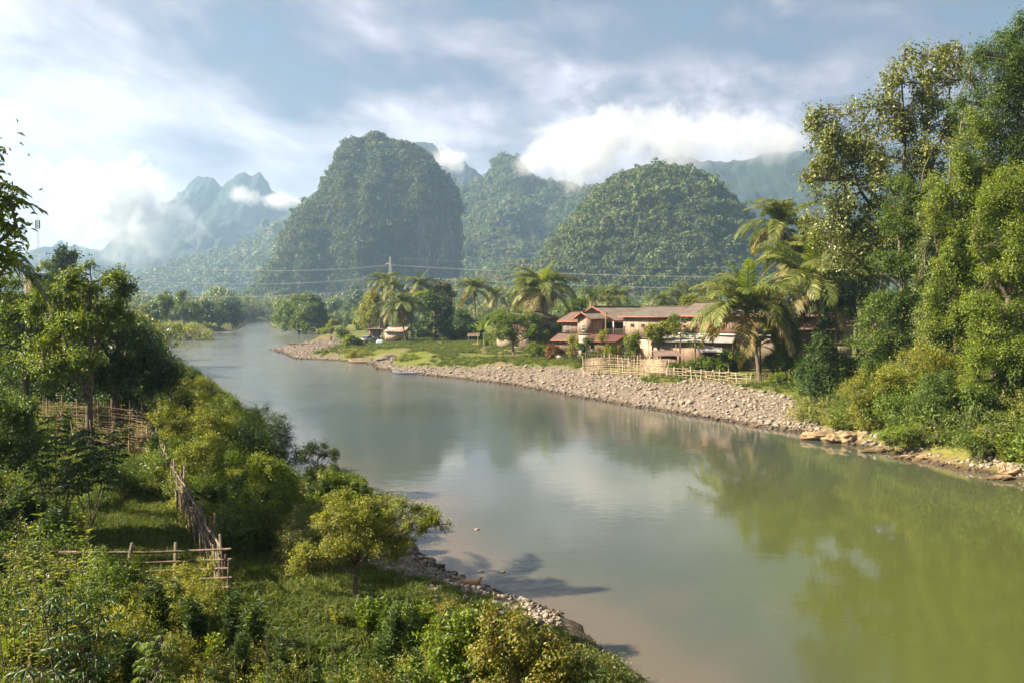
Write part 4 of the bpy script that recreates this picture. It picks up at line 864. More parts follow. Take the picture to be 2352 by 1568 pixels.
cassava('cassava plant with a dark upright cluster of drooping leaves left of the rail fence', 150, 11.5, 1330, 2, 'dark', 26, .2)
cassava('pale green cassava below the weathered bamboo rails', 300, 13, 1400, 3, 'mid', 26, .17)
cassava('cassava clump with bluish leaves at the left edge below the lattice fence', 120, 25, 935, 4, 'dark', 30, .3, 2.4)
cassava('second cassava clump with bluish leaves nearer the lattice fence', 200, 27, 945, 5, 'dark', 30, .3, 2.2)
def tallweed(label, px, D, py0, seed, mat, ns=12, leaf=.13, wr=.28, W=.9, nl=44):
    rng = np.random.default_rng(seed); x = P(px, 800, D).x; z0 = gz(x, D); H = max(.6, HZ(py0, D)-z0); root = thing('tall_weed', label, 'plant', (x, D, z0)); st = MB(); mb = MB()
    for k in range(ns):
        a = rng.random()*6.28; e = np.array([math.cos(a)*W*rng.random(), math.sin(a)*W*rng.random(), H*rng.uniform(.6, 1.02)]); b0 = np.array([e[0]*.35, e[1]*.35, 0]); st.tube([b0, (b0+e)/2+np.array([0, 0, .05]), e], [.012, .008, .003], 4, False)
        u = rng.uniform(.2, 1., nl)**.8; p = b0*(1-u[:, None])+e*u[:, None]; th = np.arange(nl)*2.4; D_ = np.c_[np.cos(th), np.sin(th), np.full(nl, .45)]; V, T = leaves(p, D_, leaf*rng.uniform(.6, 1.25, nl)*(1.2-.5*u), wr, rng, droop=.25, N_=np.tile([0., 0, 1.], (nl, 1))*2); mb.add(V, T=T)
    st.build('stems', bark, root); mb.build('foliage', LM[mat], root)
tallweed('tall sunlit weed with tiered yellow green leaves left of the rail fence', 130, 15.5, 1150, 1, 'bright', 14, .17, .26, .8)
tallweed('pale flowering weed rising behind the dark cassava at the left edge', 30, 13.5, 1230, 2, 'yellow', 14, .1, .5, .9, 60)
tallweed('willow leaved weed with dark arching stems at the bottom centre', 720, 11.5, 1470, 3, 'willow', 16, .12, .14, 1.0, 60)
tallweed('willow leaved weed in front of the brown vine bush', 960, 11.5, 1490, 4, 'willow', 16, .12, .14, 1.1, 60)
tallweed('willow leaved weed left of the bottom centre clump', 520, 11.5, 1500, 5, 'willow', 14, .12, .14, 1.0, 60)
tallweed('slim dark willow sapling standing alone in the grass before the small crooked tree', 610, 14.5, 1350, 6, 'willow', 3, .15, .12, .2, 46)
tallweed('yellow leaved seedling at the foot of the small crooked tree', 775, 19.5, 1405, 8, 'yellow', 7, .12, .5, .4, 26)

for k, (lb, kd, px, D, L_, nc, lf, mt) in enumerate([
  ('leafy tree filling the gap left of the gabled porch house', 'village_tree', 1265, 131, [(1262,765,30,22),(1285,750,18,14)], 420, .22, 'dark'), ('bushy tree in the yard right of the pale plank house', 'village_tree', 1542, 106, [(1545,738,18,14)], 160, .2, 'mid'),
  ('sunlit bushy tree above the shaded yard behind the slender palm', 'village_tree', 1128, 175, [(1130,735,24,16),(1150,722,18,14)], 330, .28, 'bright'), ('light green tree between the largest village palm and the roofs', 'village_tree', 1205, 165, [(1200,712,26,16)], 240, .26, 'mid'),
  ('dense dark trees under the near palms beside the jungle', 'village_tree', 1925, 92, [(1920,700,40,50),(1960,680,45,60),(1900,760,40,34)], 900, .2, 'dark'), ('green shrub spilling over the yard wall behind the near palm', 'garden_shrub', 1822, 90, [(1825,775,20,26),(1800,800,24,20)], 330, .2, 'mid'),
  ('low sunlit bush at the foot of the jungle beside the stick fence', 'garden_shrub', 1800, 80, [(1795,868,20,12),(1775,872,16,8)], 200, .16, 'bright'), ('tall dark tree rising behind the near palms', 'village_tree', 1990, 110, [(1985,560,60,70),(2010,640,50,70)], 600, .25, 'dark')]):
    plant(kd, lb, 'tree' if kd == 'village_tree' else 'bush', px, D, L_, nc, 20, .5, lf, mt, .12, None, 320+k, .5, .2, .45, 6, .3)
for k, (lb, px, D, L_, mt) in enumerate([('bright overhanging bush dipping to the water below the middle vines', 2110, 53.5, [(2100,985,60,34),(2060,1000,40,22)], 'bright'), ('bush trailing over the rocks near the right edge', 2260, 49.5, [(2230,1010,50,30),(2290,1025,45,22)], 'mid'), ('low yellow green bush over the first sandy rocks', 1960, 61, [(1930,965,46,26),(1980,985,40,18)], 'yellow')]):
    plant('riverside_bush', lb, 'bush', px, D, L_, 420, 24, .36, .12, mt, .08, None, 340+k, .45, .5, .4, 6, .2)
for k, (lb, px, D, L_, mt) in enumerate([('sunlit yellow bush on the river side of the stake fence', 470, 33, [(470,1010,50,34),(430,1040,36,30)], 'yellow'), ('bright green bush stepping down toward the dark rounded bush', 560, 42, [(550,945,46,30),(590,960,40,26)], 'bright'), ('feathery sunlit bush on the bank above the bend', 430, 58, [(430,870,50,26),(380,880,46,30)], 'yellow'), ('low pale bush right of the stake fence top', 400, 40, [(395,960,30,26)], 'bright'), ('light green thicket behind the grey green waterline bush', 640, 30, [(640,1080,60,34),(600,1060,40,30)], 'bright')]):
    plant('bank_bush', lb, 'bush', px, D, L_, 480, 26, .28, .09, mt, .05, None, 350+k, .45, .25, .4, 7, .3)

plant('weed_bush', 'mixed weeds trailing down to the shallows right of the brown vine bush', 'bush', 1390, 15, [(1335,1465,58,40),(1400,1505,60,44),(1450,1560,50,34)], 700, 24, .2, .065, 'olive', .04, None, 360, .45, .25, .45, 7, .5)
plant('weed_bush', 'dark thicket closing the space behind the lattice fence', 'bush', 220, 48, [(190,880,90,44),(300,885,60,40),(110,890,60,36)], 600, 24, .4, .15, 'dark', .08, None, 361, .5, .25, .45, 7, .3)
plant('weed_bush', 'small bush on the cobbles between the crooked tree and the creeper heap', 'bush', 930, 18.5, [(925,1395,44,22),(890,1410,30,18)], 300, 22, .14, .05, 'mid', .03, None, 362, .45, .25, .45, 6, .5)
# ------------------------------------------------------------------ houses
def slope_sheet(name, mat, a, b, c, d, parent, pitch=.22, amp=.03, th=.03):
    """corrugated sheet: a-b is the eave, d-c the ridge; waves run up the slope"""
    a, b, c, d = (np.array(q, float) for q in (a, b, c, d)); L = np.linalg.norm(b-a); n = max(8, int(L/pitch*4)); mb = MB()
    nrm = np.cross(b-a, d-a); nrm /= np.linalg.norm(nrm); nrm *= 1 if nrm[2] > 0 else -1
    def f(u, v):
        p = (a*(1-u)[:, None]+b*u[:, None])*(1-v)[:, None]+(d*(1-u)[:, None]+c*u[:, None])*v[:, None]
        return p+nrm*(np.sin(u*L/pitch*2*np.pi)*amp+np.floor(v*3.999)*-.012)[:, None]
    mb.grid(f, n, 5); k = mb.n; V = mb.V[0]-nrm*th; mb.add(V, mb.Q[0][:, ::-1]); return mb.build(name, mat, parent, True)
def wall_box(parent, name, mat, a, b): return MB().box(a, b).build(name, mat, parent)
def window(parent, x, y, z, w, h, n, frame=whitep, pane=darkv, bars=2, kind='window'):
    """n: outward normal, one of (0,-1),(−1,0),(1,0) in the local frame"""
    ax = np.array([abs(n[1]), abs(n[0]), 0.]); nn = np.array([n[0], n[1], 0.]); c = np.array([x, y, z]); up = np.array([0, 0, 1.])
    def slab(mb, c0, hw, hh, d0, d1):
        lo = c0-ax*hw-up*hh+nn*d0; hi = c0+ax*hw+up*hh+nn*d1; mb.box(np.minimum(lo, hi), np.maximum(lo, hi))
    mp = MB(); slab(mp, c, w/2, h/2, .004, .012); wv = mp.build(kind, pane, parent); fr = MB(); t = .05
    for s in (-1, 1): slab(fr, c+ax*s*(w/2), t/2, h/2+t/2, .014, .05); slab(fr, c+up*s*(h/2), w/2-t/2, t/2, .016, .048)
    for i in range(1, bars+1): slab(fr, c+ax*(-w/2+w*i/(bars+1)), .015, h/2-t/2, .018, .035)
    if bars: slab(fr, c, w/2-t/2, .015, .019, .033)
    fr.build('frame', frame, wv); return wv
def gable_house(label, o, u, L, W, zf, ze, zr, rf=.5, over=.7, roof=roof_grey, wall=plank_pale, low=cream, zg=None, name='wooden_house', fascia=redpaint, cat='house', split=None, front_open=None, gable_over=.6, posts=0):
    """o: world xy of the near eave corner; u: ridge direction; zf floor, ze eave, zr ridge (world heights); rf: ridge place across"""
    u = np.array(u, float); u /= np.linalg.norm(u); ang = math.atan2(u[1], u[0]); zg = gz(*o)-.1 if zg is None else zg
    r = thing(name, label, cat, (o[0], o[1], zg), ang); zf -= zg; ze -= zg; zr -= zg; yr = W*rf; g = gable_over
    sl = (zr-ze)/(yr+over); y0 = over*0; zw = ze+sl*over-.06; zb = ze+sl*over-.06                       # wall top at front
    slb = (zr-ze)/(W-yr+over)
    # upper wall: a closed prism with gables
    mb = MB(); t = zf; V = [(0, 0, t), (L, 0, t), (L, W, t), (0, W, t), (0, 0, zw), (L, 0, zw), (L, W, zb), (0, W, zb), (0, yr, zr-.08), (L, yr, zr-.08)]
    mb.add(V, [(0, 1, 5, 4), (2, 3, 7, 6), (0, 3, 2, 1)], None)
    mb.T.append(np.array([(0, 4, 8), (0, 8, 7), (0, 7, 3), (1, 9, 5), (1, 6, 9), (1, 2, 6), (4, 5, 9), (4, 9, 8), (6, 7, 8), (6, 8, 9)])); mb.build('wall', wall, r)
    if zf > .4 and low: wall_box(r, 'lower_wall', low, (.12, .12, -.3), (L-.12, W-.12, zf-.004)); wall_box(r, 'floor_beam', drift, (-.05, -.05, zf-.16), (L+.05, W+.05, zf+.003))
    elif zf > .4:
        for i, (px_, py_) in enumerate([(a, b) for a in np.linspace(.2, L-.2, 4) for b in (.2, W-.2)]): MB().tube([(px_, py_, -.3), (px_, py_, zf)], .09, 6).build('post', drift, r)
    slope_sheet('roof', roof, (-g, -over, ze), (L+g, -over, ze), (L+g, yr, zr+.03), (-g, yr, zr+.03), r)
    slope_sheet('roof', roof, (-g, W+over, ze), (L+g, W+over, ze), (L+g, yr, zr), (-g, yr, zr), r)
    MB().tube([(-g, yr, zr+.06), (L+g, yr, zr+.06)], .10, 6).build('ridge_cap', roof, r)
    if fascia:
        fb = MB(); fb.box((-g-.02, -over-.035, ze-.12), (L+g+.02, -over+.005, ze+.03)); fb.build('fascia', fascia, r)
        for x in (-g-.02, L+g):
            b = MB(); xa, xb = x-.025, x+.025
            for (ya, za, yb, zb_) in ((-over, ze, yr, zr), (W+over, ze, yr, zr)):
                V = [(xx, yy, zz) for xx in (xa, xb) for yy, zz in ((ya, za-.12), (ya, za+.05), (yb, zb_+.07), (yb, zb_-.12))]
                b.add(V, [(0, 1, 2, 3), (7, 6, 5, 4), (0, 4, 5, 1), (3, 2, 6, 7), (1, 5, 6, 2), (0, 3, 7, 4)])
            b.build('bargeboard', fascia, r)
    return r, dict(L=L, W=W, zf=zf, ze=ze, zr=zr, yr=yr)
def xyD(px, D): return (P(px, 800, D).x, D)
uA, uB = (.68, .73), (.72, -.69)
# A: gabled house with a porch; its ridge runs back to the right
hA, a_ = gable_house('two storey wooden house with red bargeboards and a railed porch balcony', xyD(1409, 119.4), uA, 11.5, 7.0, 5.9, 8.0, 10.0, .5, .55, roof_grey, plank_pale, cream)
def deco_A():
    L, W, zf = a_['L'], a_['W'], a_['zf']
    # open porch recess on the gable end (x = 0 side faces the river) and the near long side
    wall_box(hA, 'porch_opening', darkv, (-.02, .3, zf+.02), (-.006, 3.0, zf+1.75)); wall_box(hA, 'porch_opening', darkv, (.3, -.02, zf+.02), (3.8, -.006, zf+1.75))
    wall_box(hA, 'balcony_floor', drift, (-1.25, -.9, zf-.14), (-.06, 3.4, zf)); wall_box(hA, 'balcony_floor', drift, (-.055, -1.1, zf-.13), (4.2, -.06, zf-.002))
    for x, y in ((-1.15, -.8), (-1.15, 1.2), (-1.15, 3.2), (1.6, -1.0), (4.1, -1.0)):
        MB().box((x-.06, y-.06, -.2), (x+.06, y+.06, zf+1.95)).build('post', whitep, hA)
    rl = MB()
    rl.box((-1.18, -.8, zf+.78), (-1.12, 3.2, zf+.84)); rl.box((-1.1, -1.03, zf+.78), (4.1, -.97, zf+.84)); rl.box((-1.18, -.8, zf+.1), (-1.12, 3.2, zf+.14)); rl.box((-1.1, -1.03, zf+.1), (4.1, -.97, zf+.14))
    for y in np.arange(-.7, 3.2, .17): rl.box((-1.165, y, zf+.14), (-1.135, y+.05, zf+.78))
    for x in np.arange(-1., 4.1, .17): rl.box((x, -1.015, zf+.14), (x+.05, -.985, zf+.78))
    rl.build('railing', whitep, hA)
    window(hA, -.0, 5.2, zf+.95, .9, .95, (-1, 0), whitep, darkv, 3); window(hA, 2.6, .12, zf-1.35, 1.3, 1.2, (0, -1), drift, darkv, 1)
    d = MB().box((.7, .08, -.1), (1.7, .115, zf-.75)).build('door', plank_pale, hA); MB().box((1.19, .06, -.1), (1.21, .078, zf-.75)).build('frame', drift, d)
deco_A()
# A2: the small gable with the white framed window in front of A
hA2, b_ = gable_house('small projecting gable room with a white barred window and red bargeboards', xyD(1356, 116.5), (.68, .73), 3.2, 2.4, 6.1, 8.25, 9.2, .5, .45, roof_grey, plank_pale, cream, fascia=redpaint)
window(hA2, 0, 1.2, b_['zf']+.85, .8, .95, (-1, 0), whitep, darkv, 3)
hA3, _ = gable_house('low dark red lean to roof in front of the porch', xyD(1347, 112.5), (.80, -.60), 4.3, 2.6, 3.0, 5.25, 6.1, .98, .4, roof_red, plank_brown, pinkp, fascia=redpaint, name='lean_to_shed')
# B and C: long plank houses
hB, c_ = gable_house('long pale plank house with a low roof in the middle of the row', xyD(1431, 113.5), uB, 7.6, 9.5, 5.75, 8.62, 10.02, .72, .6, roof_grey, plank_pale, cream)
for i, x in enumerate((1.6, 3.4, 5.2)): window(hB, x, 0, c_['zf']+1.65, .55, .42, (0, -1), drift, darkv, 1, 'vent')
wall_box(hB, 'brick_panel', simple('brick_panel', (.42, .22, .13), .9, (7., (.34, .18, .11))), (1.2, .09, .9), (3.4, .118, 2.3)); window(hB, 5.2, .12, 1.6, .9, 1., (0, -1), drift, darkv, 1)
hC, d_ = gable_house('tall weathered plank house behind the patched tin roofs with the highest grey roof', xyD(1560, 107.5), uB, 13.0, 8.0, 6.45, 8.78, 10.55, .62, .65, roof_grey, plank_pink, cream)
for x in (2.4, 5.1, 7.8): window(hC, x, 0, d_['zf']+1.15, .75, 1.0, (0, -1), drift, plank_brown, 1, 'shutter')
wall_box(hC, 'white_ledge', whitep, (-.1, -.14, d_['zf']-.1), (13.1, -.055, d_['zf']+.08))
# G, E, F and further dark houses to the left
hG, e_ = gable_house('brown roofed wooden house left of the red bargeboard gables', xyD(1292, 125), (.75, -.66), 5.2, 6.5, 5.6, 7.75, 9.2, .5, .6, roof_brown, plank_brown, pinkp)
window(hG, 3.9, 0, e_['zf']+.8, .8, .9, (0, -1), redpaint, darkv, 1); window(hG, 1.0, 0, e_['zf']+.9, .9, 1.1, (0, -1), whitep, darkv, 4)
hG2, _ = gable_house('low shed with a pinkish striped tin roof below the brown roofed house', xyD(1275, 121), (.9, -.44), 4.2, 3., 3.2, 4.95, 5.9, .9, .4, roof_brown, plank_brown, pinkp, name='shed', fascia=redpaint)
hE, f_ = gable_house('dark plank house with a blue grey gable edge behind the curved tree', xyD(1254, 146), (.30, .95), 8., 5.4, 5.3, 7.95, 9.05, .5, .55, roof_brown, plank_brown, drift, fascia=bluepaint)
hF, _ = gable_house('dark roofed house mostly hidden behind the curved tree', xyD(1212, 152), (.35, .93), 8., 6.0, 4.8, 7.4, 8.9, .5, .6, roof_grey, plank_brown, cream, fascia=bluepaint)
hF2, _ = gable_house('low brown roofed house between the palms in the shade', xyD(1150, 172), (.95, -.3), 11., 6., 5., 6.9, 8.2, .5, .6, roof_brown, plank_brown, cream, fascia=None)
hH, _ = gable_house('reddish roofed house peeking above the leaning houses', xyD(1305, 150), (.8, -.6), 5., 5., 5., 7.9, 9.3, .5, .5, roof_brown, plank_brown, cream)
hI, g_ = gable_house('cream walled house with dark square windows behind the near palms', xyD(1762, 100), (.98, -.2), 8., 6., 4.7, 7.2, 8.6, .5, .6, roof_brown, plank_brown, pinkp, fascia=None)
for x in (1.0, 3.0, 5.0): window(hI, x, .12, 1.35, .95, 1.0, (0, -1), drift, darkv, 0)
for x in (.7, 3.2): window(hI, x, .12, 2.0, .85, .14, (0, -1), pinkp, darkv, 4, 'vent')
hJ, _ = gable_house('red roofed house seen between palm trunks beside the jungle', xyD(1868, 108), (.95, -.3), 5., 6., 5.2, 7.9, 9.0, .5, .6, roof_brown, pinkp, cream, fascia=redpaint)
# cream building at the meadow edge
r = thing('cream_wall_building', 'small cream concrete building with barred windows beside the curved tree', 'building', (*xyD(1141, 152), gz(*xyD(1141, 152))-.1), R(-8)); k_ = 152/FP
wall_box(r, 'wall', cream, (0, 0, 0), (5.6, 4, 2.9)); wall_box(r, 'roof_slab', cream, (-.3, -.3, 2.904), (5.9, 4.3, 3.1)); window(r, 2.7, 0, 1.7, 1.2, .9, (0, -1), whitep, darkv, 3); window(r, 4.3, 0, 1.7, .7, .9, (0, -1), whitep, darkv, 1)
wall_box(r, 'stair_wall', cream, (-.2, .3, 3.104), (-.05, 3., 4.2))
# tin roofs
def lean_roof(label, px0, px1, D, w, z0, z1, mat, name='tin_shelter', posts=True, tilt=(.97, -.2), wall=None, group=None):
    x0, x1 = P(px0, 800, D).x, P(px1, 800, D).x; zg = gz(x0, D)-.1; u = np.array(tilt)/np.hypot(*tilt); L = (x1-x0)/u[0]
    r = thing(name, label, 'shelter', (x0, D, zg), math.atan2(u[1], u[0]), group)
    n = 3
    for i in range(n):
        a, b = L*i/n-.03, L*(i+1)/n+.03; j = .03*(i % 2)
        slope_sheet('roof_sheet', mat, (a, 0, z0-zg+j), (b, 0, z0-zg+j), (b, w, z1-zg+j), (a, w, z1-zg+j), r, .18, .018, .015)
    if posts:
        for x in np.linspace(.3, L-.3, 4):
            for y in (.25, w-.25): zt = z0-zg+(z1-z0)*y/w-.06; MB().tube([(x, y, -.2), (x, y, zt)], .06, 6).build('post', drift, r)
    if wall: wall_box(r, 'wall', wall, (.5, .5, 0), (L-.5, w-.3, z0-zg-.05))
    return r
lean_roof('wide grey tin lean to roof below the tall plank house', 1484, 1668, 103, 4.6, 5.55, 6.35, roof_tin, tilt=(.93, -.36), wall=plank_pale)
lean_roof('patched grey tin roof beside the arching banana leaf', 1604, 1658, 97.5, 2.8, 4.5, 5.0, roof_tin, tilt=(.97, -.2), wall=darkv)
lean_roof('rusty brown tin roof patched with loose sheets behind the cassava', 1508, 1568, 96, 2.6, 4.1, 4.7, roof_brown, tilt=(.98, .05), wall=plank_brown)
lean_roof('low rusty roof behind the pale bamboo panel', 1526, 1556, 93.5, 1.6, 3.5, 3.8, roof_brown, tilt=(1, 0))
lean_roof('patched pinkish tin sheet roof above the dark doorway', 1610, 1640, 100, 2.0, 5.0, 5.3, roof_brown, tilt=(1, -.1))
hS, s_ = gable_house('little tin shack with a rust streaked roof beside the leaning palms', xyD(884, 184), (.97, -.2), 4.6, 3.2, 2.35, 4.35, 5.3, .95, .4, roof_rust, cream, None, fascia=None, name='tin_shack', cat='shack', gable_over=.2)
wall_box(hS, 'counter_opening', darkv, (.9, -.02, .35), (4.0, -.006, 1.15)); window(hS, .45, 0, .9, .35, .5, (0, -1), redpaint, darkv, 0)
lean_roof('small blue grey awning right of the tin shack', 915, 932, 186, 2.2, 4.2, 4.8, roof_tin, tilt=(1, -.1), wall=cream)
lean_roof('low grey plank shed behind the pickup', 842, 878, 197, 3., 4.5, 4.7, roof_brown, name='plank_shed', tilt=(1, .05), wall=drift)
lean_roof('small thatched animal shelter under the slender palm', 1073, 1101, 171, 2.6, 3.7, 4.4, bamboo_old, name='animal_shelter', tilt=(1, 0))
lean_roof('faint flat roof with a dark edge behind the far left trees', 48, 88, 118, 6., 14.9, 15.1, drift, name='terrace_roof', tilt=(1, 0), wall=drift)
# laundry and rack on the gravel spit
xL = xyD(757, 208); r = thing('drying_rack', 'pole rack with a white sheet hung to dry on the gravel spit', 'rack', (*xL, gz(*xL)))
for i, x in enumerate((0, 1.2, 2.6)): MB().tube([(x, 0, 0), (x, 0, 1.9)], .05, 6).build('pole', drift, r)
MB().tube([(-.2, 0, 1.8), (3.4, 0, 1.5)], .04, 6).build('cross_pole', drift, r)
mb = MB(); mb.grid(lambda u, v: np.c_[.5+u*.85, .06*np.sin(u*14)+.03, 1.72-v*1.55-.1*u], 14, 8); put('sheet', mb.mesh('sheet', whitep, True), label='white sheet hanging from the drying rack on the gravel spit', cat='sheet', loc=(*xL, gz(*xL)))

# ------------------------------------------------------------------ fences
def gpt(px, D): x = P(px, 800, D).x; return np.array([x, D, gz(x, D)])
def interp_path(path, n):
    path = np.array(path, float); s = np.concatenate([[0], np.cumsum(np.linalg.norm(np.diff(path, axis=0), axis=1))]); t = np.linspace(0, s[-1], n); return np.c_[[np.interp(t, s, path[:, k]) for k in range(3)]].T
def rail_fence(name, label, ends, H, nrail, nst, mat, seed, postn=6, woven=0., panels=(), lean=.05, rr=.028, jit=.05, cat='fence', zoff=0.):
    rng = np.random.default_rng(seed); pts = [gpt(*e) for e in ends]; b = pts[0].copy(); rt = thing(name, label, cat, tuple(b)); pts = [p-b+np.array([0, 0, zoff]) for p in pts]
    pa = interp_path(pts, 40)
    rl = MB()
    for k in range(nrail):
        z = H*(.12+.86*k/max(1, nrail-1)); nseg = 4
        for sgi in range(nseg):
            i0, i1 = int(39*sgi/nseg), min(39, int(39*(sgi+1)/nseg)+2); q = pa[i0:i1+1]+np.array([0, 0, z])+rng.normal(size=3)*jit*.6
            q = q+np.cumsum(rng.normal(size=q.shape)*jit*.15, 0); rl.tube(q, rr*rng.uniform(.8, 1.2), 5)
    rl.build('rails', mat, rt)
    for i in range(postn):
        p = pa[int(39*i/(postn-1))]; l = rng.normal(size=2)*lean; MB().tube([p-np.array([0, 0, .3]), p+np.array([l[0], l[1], H*rng.uniform(1.05, 1.3)])], rr*1.5, 6).build('post', mat, rt)
    if nst:
        st = MB()
        for i in range(nst):
            f = 39*(i+.5+rng.normal()*.15)/nst; j = int(np.clip(f, 0, 38)); p = pa[j]+(pa[j+1]-pa[j])*(f-j); l = rng.normal(size=2)*lean
            st.tube([p-np.array([0, 0, .2]), p+np.array([l[0], l[1], H*rng.uniform(.9, 1.12)])], rr*.75, 5)
        st.build('stakes', mat, rt)
    for (f0, f1, z0, z1) in panels:           # split bamboo matting
        q0, q1 = pa[int(39*f0)], pa[int(39*f1)]; pn = MB(); n = int((z1-z0)*H/.045); L = np.linalg.norm(q1-q0); dv = (q1-q0)/L; nv = np.array([dv[1], -dv[0], 0])
        for i in range(n):
            z = z0*H+(z1-z0)*H*i/n; e = rng.normal(size=2)*.06
            pn.tube([q0+dv*e[0]+nv*.03+np.array([0, 0, z]), (q0+q1)/2+nv*(.03+.02*(i % 2))+np.array([0, 0, z+rng.normal()*.01]), q1+dv*e[1]+nv*.03+np.array([0, 0, z])], .026, 4)
        pn.build('bamboo_mat', bamboo, rt)
    return rt
rail_fence('bamboo_fence', 'pale bamboo garden fence with solid mat panels on top of the stony bank', [(1340, 99), (1400, 97), (1470, 93.5), (1531, 90)], 1.95, 7, 34, bamboo, 1, 14, panels=((.0, .27, .35, 1.12), (.68, 1., .30, 1.08)), lean=.1, jit=.09)
rail_fence('bamboo_fence', 'low open bamboo rail fence right of the mat fence above the stones', [(1531, 90), (1600, 87), (1660, 84.5), (1722, 82.5)], 1.1, 5, 14, bamboo, 2, 10, lean=.16, rr=.034, jit=.12)
rail_fence('bamboo_fence', 'thin dark stick fence beside the near palm foot', [(1724, 83.5), (1770, 82.5), (1812, 84)], 1.1, 4, 22, bamboo_old, 3, 6)
rail_fence('garden_fence', 'tall thin stick fence inside the bamboo garden', [(1345, 106), (1430, 104), (1500, 101), (1545, 99)], 1.7, 2, 26, drift, 4, 12, rr=.03, lean=.07)
rail_fence('garden_fence', 'brown stick fence around the yard below the long plank house', [(1420, 98), (1500, 96.5), (1535, 95)], 1.8, 4, 30, bamboo_old, 5, 8, lean=.1)
rail_fence('garden_fence', 'dark post and wire fence at the meadow edge below the shrubs', [(1263, 124), (1310, 120), (1345, 117)], 1.3, 2, 8, drift, 6, 7, rr=.035)
rail_fence('lattice_fence', 'tall brown woven bamboo lattice fence in front of the dark trees on the left bank', [(80, 43), (200, 42), (290, 42), (352, 41)], 1.95, 20, 26, bamboo_old, 7, 9, rr=.019, lean=.04, jit=.04)
rail_fence('lattice_fence', 'collapsed darker stretch of lattice below the tall woven fence', [(170, 39), (250, 38.5), (335, 38)], 1.3, 13, 16, bamboo_old, 8, 5, rr=.019, lean=.12, jit=.07)
def stake_fence():
    rng = np.random.default_rng(9); e = [(505, 21.2), (478, 23.5), (448, 26.5), (420, 29.5), (395, 32.5), (365, 36), (345, 39.5)]
    pts = [gpt(*q) for q in e]; b = pts[0].copy(); rt = thing('stake_fence', 'rickety split wood stake fence climbing from the rail corner up the left bank', 'fence', tuple(b)); pa = interp_path([p-b for p in pts], 60)
    for i in range(9):
        p = pa[int(59*i/8)]; MB().tube([p-np.array([0, 0, .2]), p+np.array([rng.normal()*.1, rng.normal()*.1, 1.4+rng.random()*.4])], [.055, .04], 7).build('post', drift, rt, True)
    st = MB()
    for i in range(120):
        f = 59*i/120; j = int(f); p = pa[j]+rng.normal(size=3)*np.array([.1, .1, 0]); s = .45 if i % 2 else -.35; d = pa[min(j+1, 59)]-pa[max(j-1, 0)]; d = d/np.linalg.norm(d)
        st.tube([p, p+d*s*rng.uniform(.6, 1.4)+np.array([rng.normal()*.08, 0, rng.uniform(.9, 1.45)])], rng.uniform(.02, .04), 5)
    st.build('stakes', drift, rt); rl = MB()
    for z in (.4, .8, 1.2): rl.tube(pa+np.array([0, 0, z])+rng.normal(size=pa.shape)*.02, .035, 5)
    rl.build('rails', drift, rt)
    rt = thing('rail_fence', 'low fence of five weathered bamboo rails running left from the stake fence corner', 'fence', tuple(b))
    a0 = np.array([.25, -.1, 0]); e1 = gpt(110, 19.5)-b
    for k, z in enumerate((1.28, 1.0, .76, .5, .24)):
        q0 = a0+np.array([.0, 0, z]); q1 = e1*(.95+.1*rng.random())+np.array([0, 0, z*.92+.04]); m = (q0+q1)/2+np.array([0, 0, -.06]); MB().tube([q0, m, q1], [.032, .036, .04], 7).build('rail', drift, rt, True)
    for f, l in ((.62, .32), (.3, .05)):
        p = e1*f; MB().tube([p-np.array([0, .08, .2]), p+np.array([l, -.05, 1.45])], [.06, .045], 7).build('post', drift, rt, True)
stake_fence()
# wooden gate at the garden edge
q = gpt(1263, 121); r = thing('garden_gate', 'wooden gate frame with a pale top bar at the meadow edge', 'gate', tuple(q))
for x in (0, 1.9): MB().tube([(x, 0, -.1), (x, 0, 1.75)], .07, 6).build('post', drift, r)
MB().tube([(.1, 0, 1.5), (1.5, 0, 1.48)], .05, 6).build('bar', bamboo, r)
for x in (.4, .9, 1.4): MB().tube([(x, 0, 0), (x, 0, 1.4)], .025, 5).build('slat', drift, r)
q = gpt(1391, 113); r = thing('utility_pole', 'square concrete pole standing in front of the porch', 'pole', tuple(q)); MB().box((-.09, -.09, -.2), (.09, .09, HZ(718, 113)-q[2])).build('shaft', drift, r); MB().box((-.3, -.05, HZ(721, 113)-q[2]), (.3, .05, HZ(719, 113)-q[2])).build('crossbar', drift, r)
# benches and table under the curved tree
def bench(label, px, D, L, W, H, rz, name='bench', cat='bench'):
    q = gpt(px, D); r = thing(name, label, cat, tuple(q), rz); MB().box((-L/2, -W/2, H-.06), (L/2, W/2, H)).build('top', bamboo, r)
    for x in (-L/2+.15, L/2-.15): MB().box((x-.04, -W/2+.04, -.05), (x+.04, W/2-.04, H-.064)).build('leg', drift, r)
bench('low plank table under the curved tree', 1190, 138, 1.8, .8, .75, .1, 'table', 'table'); bench('left pale bench beside the plank table', 1178, 136, 1.7, .35, .42, -.1); bench('right pale bench in front of the plank table', 1198, 135, 1.8, .35, .42, .05)
